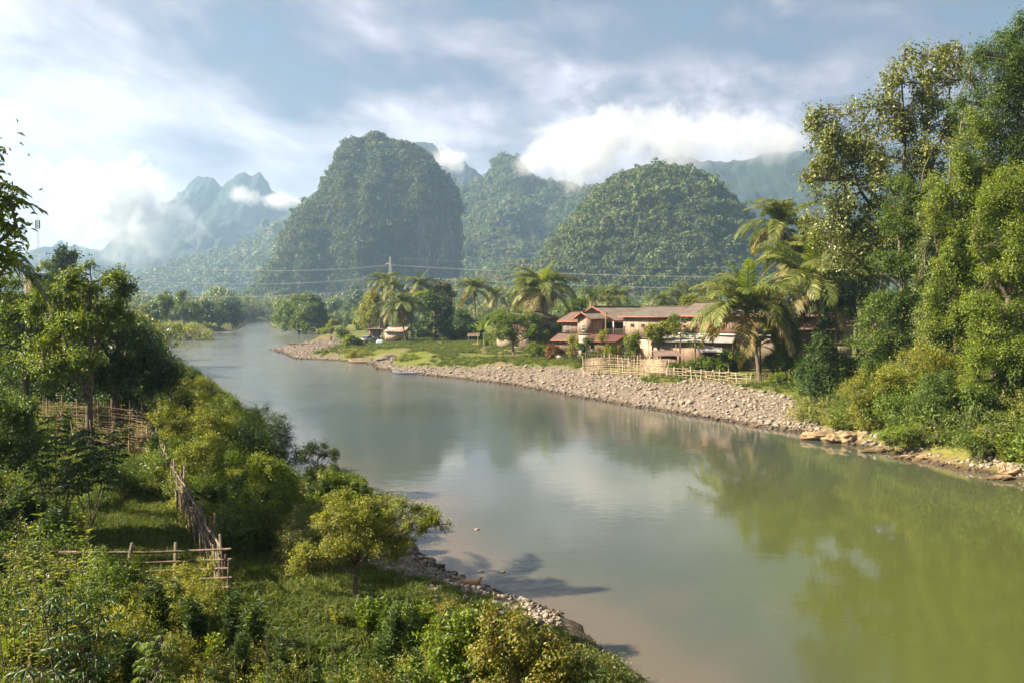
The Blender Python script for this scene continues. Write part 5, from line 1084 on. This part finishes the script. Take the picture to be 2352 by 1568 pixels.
# ------------------------------------------------------------------ boats
def boat(label, p, L, W, rz, mat, inner, h=.35, rise=.35):
    r = thing('long_boat', label, 'boat', p, rz)
    def hull(sc_, zo, hh):
        def f(u, v):
            x = (u-.5)*L*sc_; w = W/2*np.sin(np.pi*np.clip(u, .02, .98))**.45*sc_; a = (v-.5)*np.pi; kz = rise*(np.abs(u-.5)*2)**4
            return np.c_[x, w*np.sin(a), zo+kz+hh*(1-np.cos(a))]
        return f
    mb = MB(); mb.grid(hull(1, 0, h), 30, 9); mb.grid(hull(.94, .05, h*.95), 30, 9); mb.build('hull', mat, r, True)
    for x in (-L*.22, L*.02, L*.25): MB().box((x-.1, -W*.42, h*.75), (x+.1, W*.42, h*.75+.03)).build('seat', inner, r)
pt = G(950, 859); boat('thin blue white long boat lying at the water edge below the meadow', (pt[0], pt[1], -.05), 6.4, .8, R(-2), simple('pale_blue_paint', (.42, .47, .60), .5), drift)
pt = G(833, 834); boat('tan wooden boat drawn up below the pale shrubs', (pt[0], pt[1]+.5, .0), 5.4, .8, R(-8), simple('tan_boat_wood', (.55, .38, .22), .7), drift)
q = gpt(694, 192); boat('brown dugout boat resting on the gravel spit', (q[0], q[1], q[2]-.02), 6.6, .7, R(6), simple('brown_boat_wood', (.45, .30, .16), .8), drift, .3, .2)

# ------------------------------------------------------------------ pickup and tarp
def pickup():
    q = gpt(848, 187); r = thing('pickup_truck', 'dusty silver pickup truck parked on the track beside the plank shed', 'pickup truck', tuple(q), R(-128)); body = simple('silver_car_paint', (.42, .42, .40), .35, metal=.3, spec=.6)
    # x forward; the cab faces the camera at an angle
    mb = MB(); prof = [(-2.3, .55), (2.35, .55), (2.4, .85), (2.15, 1.05), (1.75, 1.15), (1.15, 1.75), (-.05, 1.8), (-.25, 1.15), (-.35, .98), (-2.3, .98)]
    n = len(prof); V = [(x, y*(.78 if z > 1.3 else .85), z) for y in (-1, 1) for x, z in prof]; mb.add(V, [(i, (i+1) % n, n+(i+1) % n, n+i) for i in range(n)])
    for o in (0, n): mb.T.append(np.array([(o+0, o+k, o+k+1) if o else (o+0, o+k+1, o+k) for k in range(1, n-1)]))
    mb.build('body', body, r); wall_box(r, 'bed', darkv, (-2.2, -.74, .984), (-.45, .74, 1.0))
    for y in (-.82, .76): wall_box(r, 'bed_side', body, (-2.3, y, .984), (-.4, y+.06, 1.35))
    mb = MB(); mb.add([(1.78, -.68, 1.18), (1.78, .68, 1.18), (1.2, .62, 1.7), (1.2, -.62, 1.7)], [(0, 1, 2, 3)]); mb.V[0] = mb.V[0]+np.array([.03, 0, .02]); mb.build('windscreen', glassm, r)
    for s in (-1, 1):
        V = np.array([(1.55, .84*s, 1.18), (.0, .84*s, 1.18), (.05, .80*s, 1.68), (1.15, .80*s, 1.66)]); MB().add(V, [(0, 1, 2, 3)]).build('side_window', glassm, r)
        MB().box((2.38, s*.62-.14, .75), (2.425, s*.62+.14, .92)).build('headlight', whitep, r)
        for x in (1.5, -1.45):
            a = MB(); a.tube([(x, s*.70, .34), (x, s*.90, .34)], .34, 16); w = a.build('wheel', rubber, r); MB().tube([(x, s*.895, .34), (x, s*.915, .34)], .19, 12).build('rim', steel, w)
    MB().box((2.36, -.8, .5), (2.47, .8, .66)).build('bumper', rubber, r); MB().box((2.385, -.45, .74), (2.415, .45, .9)).build('grille', rubber, r)
pickup()
q = gpt(873, 183); rng0 = np.random.default_rng(4); r = thing('covered_motorbike', 'motorbike under a pale blue sheet in front of the tin shack', 'motorbike', tuple(q))
mb = MB(); mb.grid(lambda u, v: np.c_[(u-.5)*1.9, (v-.5)*.9, .95*np.sin(np.pi*u)**.5*np.sin(np.pi*v)**.4+.12*np.sin(u*9)*np.sin(v*np.pi)+.02], 16, 10); mb.build('cover', simple('blue_sheet', (.42, .52, .62), .6), r, True)
for x in (-.6, .6): MB().tube([(x, -.06, .28), (x, .06, .28)], .28, 14).build('wheel', rubber, r)

# ------------------------------------------------------------------ people
def person(label, p, rz, pose, shirt, trouser, H=1.65):
    s = H/1.65; J = {'pel': (0, 0, .92), 'ch': (0, .0, 1.25), 'nk': (0, 0, 1.43), 'hd': (0, -.01, 1.52), 'top': (0, 0, 1.62)}
    if pose == 'stand': legs = [((.09, 0, .88), (.1, -.03, .48), (.1, .02, .07), (.1, -.14, .03)), ((-.09, 0, .88), (-.11, -.06, .48), (-.11, 0, .07), (-.11, -.16, .03))]; dz = 0; arms = [((.19, 0, 1.38), (.24, .03, 1.1), (.2, -.12, .88), (.18, -.18, .82)), ((-.19, 0, 1.38), (-.25, .02, 1.1), (-.18, -.2, 1.0), (-.12, -.28, 1.0))]
    else: dz = -.62; legs = [((.1, 0, .88), (.16, -.36, .98), (.14, -.26, .66), (.14, -.4, .64)), ((-.1, 0, .88), (-.18, -.34, .96), (-.15, -.24, .66), (-.15, -.38, .64))]; arms = [((.19, 0, 1.38), (.26, -.08, 1.12), (.14, -.32, 1.06), (.1, -.4, 1.06)), ((-.19, 0, 1.38), (-.26, -.08, 1.12), (-.14, -.32, 1.06), (-.1, -.4, 1.06))]
    V, E, Rr = [], [], []
    def v(c, r_): V.append((c[0]*s, c[1]*s, (c[2]+dz)*s)); Rr.append(r_*s); return len(V)-1
    a = v(J['pel'], .14); b = v(J['ch'], .15); c = v(J['nk'], .055); d = v(J['hd'], .085); e = v(J['top'], .08); E += [(a, b), (b, c), (c, d), (d, e)]
    for L_ in legs:
        pv = a
        for k, (q_, r_) in enumerate(zip(L_, (.095, .065, .045, .035))): i = v(q_, r_); E.append((pv, i)); pv = i
    for A_ in arms:
        pv = b
        for k, (q_, r_) in enumerate(zip(A_, (.06, .045, .034, .028))): i = v(q_, r_); E.append((pv, i)); pv = i
    me = bpy.data.meshes.new('person'); me.from_pydata(V, E, []); me.materials.append(skin); o = put('person', me, label=label, cat='person', loc=p); o.rotation_euler = (0, 0, rz)
    m = o.modifiers.new('skin', 'SKIN'); o.modifiers.new('sub', 'SUBSURF').levels = 1
    for i, r_ in enumerate(Rr): me.skin_vertices[0].data[i].radius = (r_, r_)
    me.skin_vertices[0].data[0].use_root = True
    def cloth(nm, rings, mat):
        mb = MB()
        for chain, rad in rings: mb.tube([(x*s, y*s, (z+dz)*s) for x, y, z in chain], [q_*s for q_ in rad], 10)
        mb.build(nm, mat, o, True)
    cloth('shirt', [([(0, 0, .9), (0, 0, 1.1), (0, 0, 1.3), (0, 0, 1.42)], (.165, .165, .175, .09))]+[([A_[0], A_[1]], (.085, .07)) for A_ in arms], shirt)
    cloth('trousers', [([L_[0], L_[1], L_[2]], (.125, .09, .065)) for L_ in legs], trouser)
    mb = MB(); mb.grid(lambda u, v_: np.c_[np.cos(u*6.2832)*np.sin(v_*1.9)*.1*s, np.sin(u*6.2832)*np.sin(v_*1.9)*.105*s+.015*s, (1.57+dz)*s+np.cos(v_*1.9)*.11*s], 13, 7); mb.build('hair', simple('black_hair', (.015, .012, .01), .6), o, True)
    return o
cl = [simple('red_cloth', (.45, .05, .05), .8), simple('dark_cloth', (.04, .045, .06), .8), simple('pale_cloth', (.5, .5, .5), .8), simple('pink_cloth', (.5, .2, .25), .8)]
q = gpt(761, 206); person('person in red standing beside the white sheet on the gravel spit', tuple(q), .5, 'stand', cl[0], cl[1])
for i, (px, lb, c1) in enumerate(((817, 'leftmost seated person on the ground left of the pickup, in a red top', 0), (822, 'second seated person left of the pickup, in dark clothes', 1), (827, 'third seated person left of the pickup, in a pink top', 3), (832, 'seated person nearest the pickup, in dark clothes', 1))):
    q = gpt(px, 190+i % 2); person(lb, tuple(q), i*.9, 'sit', cl[c1], cl[1])
q = gpt(876, 190); person('person in a pale shirt standing beside the plank shed', tuple(q), .2, 'stand', cl[2], cl[1])
q = gpt(1497, 101); person('person in a pale shirt standing in the fenced garden', tuple(q), .4, 'stand', cl[2], cl[1])

# ------------------------------------------------------------------ power line, mast
def pylon():
    D = 450; p = P(897, 720, D); zg = gz(p.x, D); r = thing('power_pylon', 'pale steel lattice power pylon in front of the central hill', 'pylon', (p.x, D, zg)); zt = HZ(590, D)-zg; mb = MB()
    def wd(z): return 3.4*(1-z/zt)**1.1+.5
    zs = np.concatenate([np.linspace(0, zt*.55, 6), np.linspace(zt*.62, zt, 9)])
    for i in range(len(zs)-1):
        a, b = wd(zs[i])/2*1.0, wd(zs[i+1])/2; C = [(-1, -1), (1, -1), (1, 1), (-1, 1)]
        for k in range(4):
            (x0, y0), (x1, y1) = C[k], C[(k+1) % 4]; mb.bar((x0*a, y0*a, zs[i]), (x0*b, y0*b, zs[i+1]), .16); mb.bar((x0*a, y0*a, zs[i]), (x1*b, y1*b, zs[i+1]), .10); mb.bar((x1*a, y1*a, zs[i]), (x0*b, y0*b, zs[i+1]), .10); mb.bar((x0*b, y0*b, zs[i+1]), (x1*b, y1*b, zs[i+1]), .10)
    mb.build('lattice_body', steel, r)
    for py in (608, 633, 657):
        z = HZ(py, D)-zg; am = MB(); w = 2.9
        for s in (-1, 1):
            for y in (-.4, .4): am.bar((0, y, z+.4), (s*w, 0, z+.3), .12); am.bar((0, y, z+1.3), (s*w, 0, z+.3), .10)
            am.bar((s*w*.5, 0, z+.4), (s*w*.5, 0, z+.8), .08)
        am.build('cross_arm', steel, r)
        for s in (-1, 1): MB().tube([(s*w, 0, z+.3), (s*w*.97, 0, z-1.1)], .10, 6).build('insulator', whitep, r)
    return p.x, D
xp, Dp = pylon()
def wire(label, A, B, sag, r_=.045, n=40):
    A, B = np.array(A), np.array(B); t = np.linspace(0, 1, n)[:, None]; q = A+(B-A)*t-np.array([0, 0, 1])*sag*4*t*(1-t); o = MB().tube(q-A, r_, 4).build('power_cable', cable_m, None, label=label, cat='cable', group='cables strung from the pylon'); o.location = A
for i, (lv, py, l0, r0) in enumerate((('upper', 609, 556, 622), ('middle', 634, 600, 650), ('lower', 658, 640, 668))):
    for s, sd_ in ((-1, 'nearer'), (1, 'farther')):
        a = P(897, py, 450); a.x += s*2.9; b = P(-120, l0+s*2, 300); c = P(2150, r0+(3 if s > 0 else 0), 640)
        wire(f'{lv} {sd_} cable running left from the pylon', a, b, 6.5, .05); wire(f'{lv} {sd_} cable running right from the pylon', a, c, 5.5, .06)
a = P(897, 592, 450); wire('thin topmost earth cable right of the pylon', a, P(2150, 590, 640), 7., .035)
D = 250; p = P(92, 720, D); r = thing('radio_mast', 'slim lattice radio mast with antennas above the left trees', 'mast', (p.x, D, gz(p.x, D))); zt = HZ(482, D)-gz(p.x, D); mb = MB()
for i in range(40):
    z0, z1 = zt*.93*i/40, zt*.93*(i+1)/40; C = [(.35*math.cos(a), .35*math.sin(a)) for a in (0, 2.09, 4.19)]
    for k in range(3): (x0, y0), (x1, y1) = C[k], C[(k+1) % 3]; mb.bar((x0, y0, z0), (x0, y0, z1), .07); mb.bar((x0, y0, z0), (x1, y1, z1), .05)
mb.build('lattice_body', steel, r); MB().tube([(0, 0, zt*.93), (0, 0, zt*1.03)], .05, 5).build('tip_rod', steel, r)
for k in range(3): a = 2.09*k; MB().box((math.cos(a)*.6-.12, math.sin(a)*.6-.12, zt*.84), (math.cos(a)*.6+.12, math.sin(a)*.6+.12, zt*.91)).build('antenna_panel', darkv, r)

# ------------------------------------------------------------------ stones
def rock_me(name, seed, mat, flat=.65, sub=3, rough=.28):
    import bmesh
    bm = bmesh.new(); bmesh.ops.create_icosphere(bm, subdivisions=sub, radius=1); V = np.array([v.co for v in bm.verts]); F = np.array([[v.index for v in f.verts] for f in bm.faces]); bm.free()
    rng = np.random.default_rng(seed)
    for _ in range(7):                     # planar chops give stones their facets
        n = unit(rng.normal(size=3)); d = rng.uniform(.45, .8); e = V@n-d; V = V-np.where(e > 0, e, 0)[:, None]*n*.85
    V = V*(1+fbm(V*1.6, 3, seed)*rough)[:, None]*np.array([1, .8, flat]); return make_mesh(name, V, F, mat, sub > 2)
def stonemat():
    m, t = newmat('bank_stones'); oi = t.n('ShaderNodeObjectInfo'); co = t.coord('Object')
    c = t.ramp(oi.outputs['Random'], [(0., (.15, .13, .115)), (.35, (.25, .20, .155)), (.6, (.32, .26, .205)), (.82, (.19, .175, .16)), (1., (.40, .35, .29))]); c = wet(t, t.mix(t.mapr(t.noise(co, 2., 5, .6), .4, .7, 0., .4), c, (.16, .12, .09)))
    p = t.n('ShaderNodeBsdfPrincipled'); t.put(p.inputs['Base Color'], c); t.put(p.inputs['Roughness'], .9); t.put(p.inputs['Specular IOR Level'], .2); finish(t, p.outputs[0]); return m
sm = stonemat(); ROCKS = [bpy.data.objects.new('stone_shape', rock_me('stone_shape', s, sm, f, 2)) for s, f in ((1, .6), (2, .75), (3, .5), (4, .7))]
rng = np.random.default_rng(77)
def pick_pts(n, xr, yr, fn, rng):
    p = np.c_[rng.uniform(*xr, n), rng.uniform(*yr, n)]; return p[fn(p)]
def gravel_r(p): g, d = bank_zone(p); dd, s = river(p); return (g > rng.random(len(p))*.9) & (s > .5) & (dd > -.7)
p = pick_pts(170000, (-75, 42), (58, 235), gravel_r, rng); w = np.clip(90/p[:, 1], .3, 1.4); p = p[rng.random(len(p)) < w*.95]; n = len(p)
s = np.exp(rng.normal(size=n)*.45)*.115; s = np.clip(s, .05, .4); scatter('bank_stones', np.c_[p, ground_z(p)+s*.15], rng.random((n, 3))*6.28*np.array([.08, .08, 1]), s, rng.integers(0, 4, n), ROCKS, 'loose grey and tan stones covering the river bank below the village', 'stones')
def gravel_l(p): d, s_ = river(p); x, y = px_of(np.c_[p, p[:, 0]*0+.5]); return (s_ < .5) & (d > -1.3) & (d < 3.6+fbm(np.c_[p*.5, p[:, 0]*0], 2, 3)) & (x > 880) & (x < 1290)
p = pick_pts(30000, (-6, 6), (18, 34), gravel_l, rng)[:3800]; n = len(p); s = np.clip(np.exp(rng.normal(size=n)*.5)*.055, .025, .2); scatter('shore_stones', np.c_[p, ground_z(p)+s*.2], rng.random((n, 3))*6.28*np.array([.1, .1, 1]), s, rng.integers(0, 4, n), ROCKS, 'rounded cobbles on the near shore beside the small crooked tree', 'stones')
for i, (px, py, sz, lb) in enumerate(((1096, 1215, .13, 'small dark stone breaking the water in midstream'), (1177, 1376, .10, 'upper small stone in the shallows off the cobbles'), (1105, 1312, .16, 'left of two dark stones standing in the near shallows'), (1155, 1313, .13, 'right of two dark stones standing in the near shallows'), (1140, 1355, .12, 'stone in the water just off the cobble point'), (1192, 1383, .13, 'flat stone in the shallows nearest the creeper heap'))):
    x, y = G(px, py); put('stone', rock_me('stone', 20+i, stone, .5, 3), label=lb, cat='stone', loc=(x, y, .0)).scale = (sz, sz, sz)
x, y = G(1082, 1343, .35); r = put('driftwood', MB().tube([(0, 0, 0), (.35, -.05, .06), (.8, -.3, .1), (1.0, -.2, .3)], [.04, .12, .15, .03], 9).mesh('driftwood', simple('pale_driftwood', (.42, .26, .15), .8, (6., (.25, .15, .09)), bump=.5), True), label='pale brown driftwood stump lying on the cobbles', cat='driftwood', loc=(x-.6, y, gz(x, y)+.1))
for i, (px, py, sz, D_, lb) in enumerate(((1905, 1003, (1.9, 1.0, .75), 0, 'long sandy rock at the upstream end of the boulder shore'), (1945, 1010, (1.5, 1., .95), 0, 'rounded ochre boulder second from the gravel'), (1985, 1012, (1.5, .9, .9), 0, 'ochre boulder beneath the feathery bush'), (2012, 1028, (.9, .5, .28), 0, 'flat slab rock awash below the feathery bush'),
    (2045, 1022, (1.0, .8, .8), 0, 'sandy boulder beside the dark hollow'), (2085, 1043, (.9, .5, .3), 0, 'low pointed slab at the waterline under the middle bush'), (2130, 1048, (.9, .6, .4), 0, 'brown rock at the waterline below the middle bush'), (2205, 1058, (1.0, .7, .4), 0, 'flat tan rock left of the angular boulder pile'),
    (2235, 1060, (.9, .7, .5), 0, 'layered tan rock in the angular boulder pile'), (2262, 1050, (.8, .7, .7), 0, 'upright tan block behind the boulder pile'), (2278, 1068, (.9, .7, .55), 0, 'split tan boulder in front of the upright block'), (2310, 1045, (.8, .8, .95), 0, 'tall pale boulder under the glossy bush'),
    (2320, 1080, (1.0, .8, .7), 0, 'dark sided triangular boulder at the right edge waterline'), (2300, 1090, (.7, .5, .3), 0, 'low wet rock in front of the triangular boulder'), (2350, 1085, (.9, .8, .8), 0, 'big boulder cut off by the right edge'), (1738, 972, (.8, .5, .2), 0, 'flat tan slab at the waterline of the gravel bank'))):
    x, y = G(px, py, .3); put('boulder', rock_me('boulder', 40+i, boulder_m, .8, 5, .5), label=lb, cat='boulder', loc=(x, y+sz[1]*.5, sz[2]*.12)).scale = sz
q = gpt(888, 141); put('stone_heap', rock_me('stone_heap', 70, simple('dark_rubble', (.10, .085, .07), .95, (3., (.2, .17, .14)), bump=1., bscale=6.), .5, 4, .35), label='dark heap of rubble on the bank above the moored boat', cat='rubble heap', loc=(q[0], q[1], q[2]+.1)).scale = (2.2, 1.2, 1.3)

def gravel_j(p): dd, s_ = river(p); return (s_ > .5) & (dd > -.5) & (dd < 1.5+fbm(np.c_[p*.4, p[:, 0]*0], 2, 6)) & (p[:, 1]+.35*(p[:, 0]-25) < 67)
p = pick_pts(24000, (18, 48), (34, 68), gravel_j, rng)[:1100]; n = len(p); s = np.clip(np.exp(rng.normal(size=n)*.6)*.11, .04, .3); scatter('waterline_rubble', np.c_[p, ground_z(p)+s*.1], rng.random((n, 3))*6.28*np.array([.1, .1, 1]), s, rng.integers(0, 4, n), ROCKS, 'broken rock along the muddy waterline under the jungle bank', 'stones')
# ------------------------------------------------------------------ ground cover (stuff)
def tuft(name, seed, n, h, spread, mat, w=.012, lean=.5):
    rng = np.random.default_rng(seed); P0 = np.c_[rng.normal(size=(n, 2))*spread, np.zeros(n)]; D_ = unit(np.c_[rng.normal(size=(n, 2))*lean, np.ones(n)]); L = h*rng.uniform(.5, 1.2, n)
    V, T = [], []; mb = MB(); S = unit(np.cross(D_, rng.normal(size=(n, 3))))*w; mid = P0+D_*(L*.55)[:, None]; tip = P0+D_*L[:, None]+np.c_[D_[:, :2]*(L*.45)[:, None], -L*.22]
    A = np.stack([P0-S, P0+S, mid+S*.8, mid-S*.8, tip], 1).reshape(-1, 3); k = np.arange(n)[:, None]*5
    T = np.concatenate([k+np.array([[0, 1, 2]]), k+np.array([[0, 2, 3]]), k+np.array([[3, 2, 4]])], 1).reshape(-1, 3); mb.add(A, T=T); return bpy.data.objects.new(name, mb.mesh(name, mat))
TUFTS = [tuft('grass_tuft', 1, 70, .16, .14, LM['grass']), tuft('grass_tuft', 2, 60, .24, .12, LM['grass']), tuft('grass_tuft', 3, 46, .34, .10, LM['grass'], .009, .35)]
def weed(name, seed, H, W, nclus, per, cl, leaf, mat, wr, droop=.1, ns=9, up=False):
    rng = np.random.default_rng(seed); mb = MB(); n0 = 0
    if up:                                  # upright stems with leaves all the way
        Cs = []
        for i in range(ns):
            a = rng.random()*6.28; e = np.array([math.cos(a)*W*rng.random()*.6, math.sin(a)*W*rng.random()*.6, H*rng.uniform(.6, 1.1)]); t = np.linspace(0, 1, 5)[:, None]; b0 = rng.normal(size=3)*.08; b0[2] = 0
            st = b0*(1-t)+e*t+np.array([0, 0, .1*H])*(t*(1-t)); mb.tube(st, np.linspace(.012, .004, 5), 3, False)
            m = nclus; u = rng.uniform(.25, 1., m); p = b0*(1-u[:, None])+e*u[:, None]+np.array([0, 0, .1*H])*(u*(1-u))[:, None]; th = np.arange(m)*2.4; D_ = np.c_[np.cos(th), np.sin(th), np.full(m, .55)]
            V, T = leaves(p, D_, leaf*rng.uniform(.7, 1.3, m), wr, rng, droop=droop); mb.add(V, T=T)
    else:
        C = foliage(mb, [((0, 0, H*.55), (W, W, H*.5)), ((W*.4, .1, H*.5), (W*.7, W*.6, H*.45)), ((-W*.3, -W*.3, H*.45), (W*.7, W*.7, H*.5))], nclus, per, cl, leaf, rng, wr, droop, .5, zmin=.03)
        for c in C[::max(1, len(C)//ns)]: mb.tube([(0, 0, 0), c*np.array([.5, .5, .6]), c], [.014, .01, .004], 3, False)
    return bpy.data.objects.new(name, mb.mesh(name, LM[mat]))
W_ = [weed('weed_a', 1, 1.0, .65, 150, 18, .11, .05, 'mid', .5), weed('weed_b', 2, .9, .7, 150, 18, .11, .045, 'yellow', .55), weed('weed_c', 3, 1.25, .5, 44, 1, 0, .13, 'willow', .16, .15, 16, True),
      weed('weed_d', 4, 1.0, .5, 30, 1, 0, .15, 'bright', .3, .1, 14, True), weed('weed_e', 5, .8, .7, 130, 18, .11, .05, 'autumn', .6), weed('weed_f', 6, 1.3, .7, 120, 14, .16, .10, 'mid', .4, .3), weed('weed_g', 7, 1.0, .65, 150, 18, .11, .05, 'olive', .5)]
def inpoly(p, poly):
    poly = np.array(poly); ins = np.zeros(len(p), bool)
    for k in range(len(poly)):
        (x1, y1), (x2, y2) = poly[k], poly[(k+1) % len(poly)]; c = (y1 > p[:, 1]) != (y2 > p[:, 1])
        with np.errstate(divide='ignore', invalid='ignore'): ins ^= c & (p[:, 0] < (x2-x1)*(p[:, 1]-y1)/(y2-y1)+x1)
    return ins
MEADOW = [G(a, b, 3.0) for a, b in [(150, 1180), (330, 1080), (410, 1110), (470, 1220), (540, 1260), (680, 1280), (780, 1370), (960, 1400), (860, 1450), (700, 1450), (600, 1440), (560, 1430), (500, 1400), (380, 1350), (150, 1300)]]
rng = np.random.default_rng(5)
def leftland(p): d, s_ = river(p); return (s_ < .5) & (d > .5)
p = pick_pts(46000, (-75, 6), (6.5, 125), leftland, rng); x_, y_ = px_of(np.c_[p, ground_z(p)]); k = (x_ > -500) & (x_ < 1700); p, x_, y_ = p[k], x_[k], y_[k]
mead = inpoly(p, MEADOW); shore = river(p)[0] < 3.5; dens = np.where(mead, .012, .62)*np.where(shore & (x_ > 880) & (p[:, 1] > 17), .12, 1.)*np.where(p[:, 1] < 20, .95, np.clip(p[:, 1]/30, .5, 1.))
dens = np.where(((y_ > 1270) & (y_ < 1440) & (x_ > 560) & (x_ < 1150)) | ((x_ > 1130) & (y_ < 1520)), .0, dens); dens = np.where((x_ > 60) & (x_ < 350) & (y_ > 980) & (y_ < 1080), dens*.15, dens); k = rng.random(len(p)) < dens; p, x_, y_ = p[k], x_[k], y_[k]; n = len(p)
q = np.c_[p*.16, p[:, 0]*0]; f1, f2 = fbm(q, 2, 3), fbm(q*1.3, 2, 8)
pick = np.where(f1 > .25, np.where(f2 > 0, 1, 3), np.where(f1 < -.25, np.where(f2 > 0, 2, 6), np.where(f2 > .1, 0, np.where(f2 < -.25, 4, 5)))); r_ = rng.random(n); pick = np.where(r_ < .35, rng.integers(0, 7, n), pick)
pick = np.where((p[:, 1] < 19) & (x_ > 280) & (rng.random(n) < .8), rng.choice([1, 1, 2, 2, 3, 4], n), pick); pick = np.where((p[:, 1] > 27) & (x_ > 330) & (rng.random(n) < .5), rng.choice([1, 3], n), pick)
s = rng.uniform(.65, 1.35, n)*np.where(p[:, 1] < 15, .75, 1.)*(1+.25*sstep(p[:, 1], 30, 55)); s = np.where(inpoly(p, MEADOW), s*.4, s); s = np.where((p[:, 1] < 20) & (x_ > 250), s*.9, s); s = s*(1-.15*sstep(p[:, 1], 55, 90))
scatter('undergrowth', np.c_[p, ground_z(p)-.04], np.c_[rng.normal(size=(n, 2))*.1, rng.random(n)*6.28], s, pick, W_, 'tangled weeds and low shrubs covering the left bank', 'undergrowth')
p = pick_pts(60000, (-26, 6), (7, 42), leftland, rng); x_, y_ = px_of(np.c_[p, ground_z(p)]); g_, d2 = bank_zone(p); k = (x_ > -50) & (x_ < 1500) & (rng.random(len(p)) > g_) & (rng.random(len(p)) > d2*.75) & (rng.random(len(p)) < np.where(inpoly(p, MEADOW), 1., .5)); p = p[k]; n = len(p)
scatter('grass', np.c_[p, ground_z(p)-.01], np.c_[rng.normal(size=(n, 2))*.12, rng.random(n)*6.28], rng.uniform(.6, 1.3, n), np.minimum((rng.random(n)**1.6*3).astype(int), 2), TUFTS, 'short grass of the shaded meadow on the left bank', 'grass')
def rightland(p): g, d = bank_zone(p); dd, s_ = river(p); return (s_ > .5) & (dd > 3) & (g < .3) & (fbm(np.c_[p*.1, p[:, 0]*0], 2, 2) > -.15) & (rng.random(len(p)) > d*.9)
p = pick_pts(26000, (-60, 45), (76, 215), rightland, rng); n = len(p); scatter('grass', np.c_[p, ground_z(p)-.02], np.c_[rng.normal(size=(n, 2))*.12, rng.random(n)*6.28], rng.uniform(1.2, 2.4, n), rng.integers(0, 3, n), TUFTS, 'rough sunlit grass of the village meadow', 'grass')
p = pick_pts(1500, (-60, 48), (76, 215), rightland, rng); n = len(p); scatter('meadow_weeds', np.c_[p, ground_z(p)-.02], np.c_[rng.normal(size=(n, 2))*.12, rng.random(n)*6.28], rng.uniform(.25, .8, n), rng.choice([0, 1, 3, 4], n), W_, 'scattered low weeds in the village meadow', 'weeds')
# jungle floor cover on the right bank
def jfl(p): dd, s_ = river(p); return (px_of(np.c_[p, p[:, 0]*0+2])[0] > 1850) & (s_ > .5) & (dd > 1.0) & (p[:, 1]+.35*(p[:, 0]-25) < 70)
p = pick_pts(4200, (16, 60), (36, 82), jfl, rng); n = len(p); scatter('undergrowth', np.c_[p, ground_z(p)-.1], np.c_[rng.normal(size=(n, 2))*.1, rng.random(n)*6.28], rng.uniform(1.2, 2.6, n), rng.choice([0, 1, 5, 3, 6], n), W_, 'dense low growth under the jungle trees on the right bank', 'undergrowth')
# trees of the far valley floor and behind the village, too many to tell apart
def val(p):
    dd, s_ = river(p); x, y = px_of(np.c_[p, p[:, 0]*0+3]); a = (dd > 6) & (x > -250) & (x < 2500)
    return a & np.where(x < 800, p[:, 1] > 345, np.where(x < 1500, p[:, 1] > 290, p[:, 1] > 250))
p = pick_pts(15000, (-620, 560), (215, 900), val, rng); k = rng.random(len(p)) < np.clip(.25+fbm(np.c_[p*.012, p[:, 0]*0], 3, 7)*.5+.45, 0.1, 1); p = p[k][:7000]; n = len(p)
s = np.exp(rng.normal(size=n)*.3)*np.where(p[:, 1] < 420, .62, 1.1); pk = rng.choice(4, n, p=[.48, .24, .24, .04])
scatter('valley_woods', np.c_[p, ground_z(p)+s*2.6], np.c_[rng.normal(size=(n, 2))*.1, rng.random(n)*6.28], np.c_[s, s, s*rng.uniform(.9, 1.9, n)], pk, FLUMPS, 'woods covering the flat valley floor below the hills', 'woods')
# left bank woods behind the near trees
def lw(p): dd, s_ = river(p); x, y = px_of(np.c_[p, p[:, 0]*0+3]); return (s_ < .5) & (dd > 5) & (x > -200) & (x < 330) & (p[:, 1] > 60)
p = pick_pts(2600, (-110, -15), (60, 260), lw, rng)[:520]; n = len(p); s = np.exp(rng.normal(size=n)*.25)*.62
scatter('bank_woods', np.c_[p, ground_z(p)+s*2.0], np.c_[rng.normal(size=(n, 2))*.1, rng.random(n)*6.28], np.c_[s, s, s*rng.uniform(.9, 1.7, n)], rng.integers(0, 4, n), FLUMPS, 'mass of trees on the left bank behind the near trees', 'woods')

#for a_, b_ in ((80, 43), (352, 41), (505, 21.2), (812, 22), (1340, 99), (1742, 86)): q = gpt(a_, b_); print('GZ', a_, b_, q[2], PX(*q))
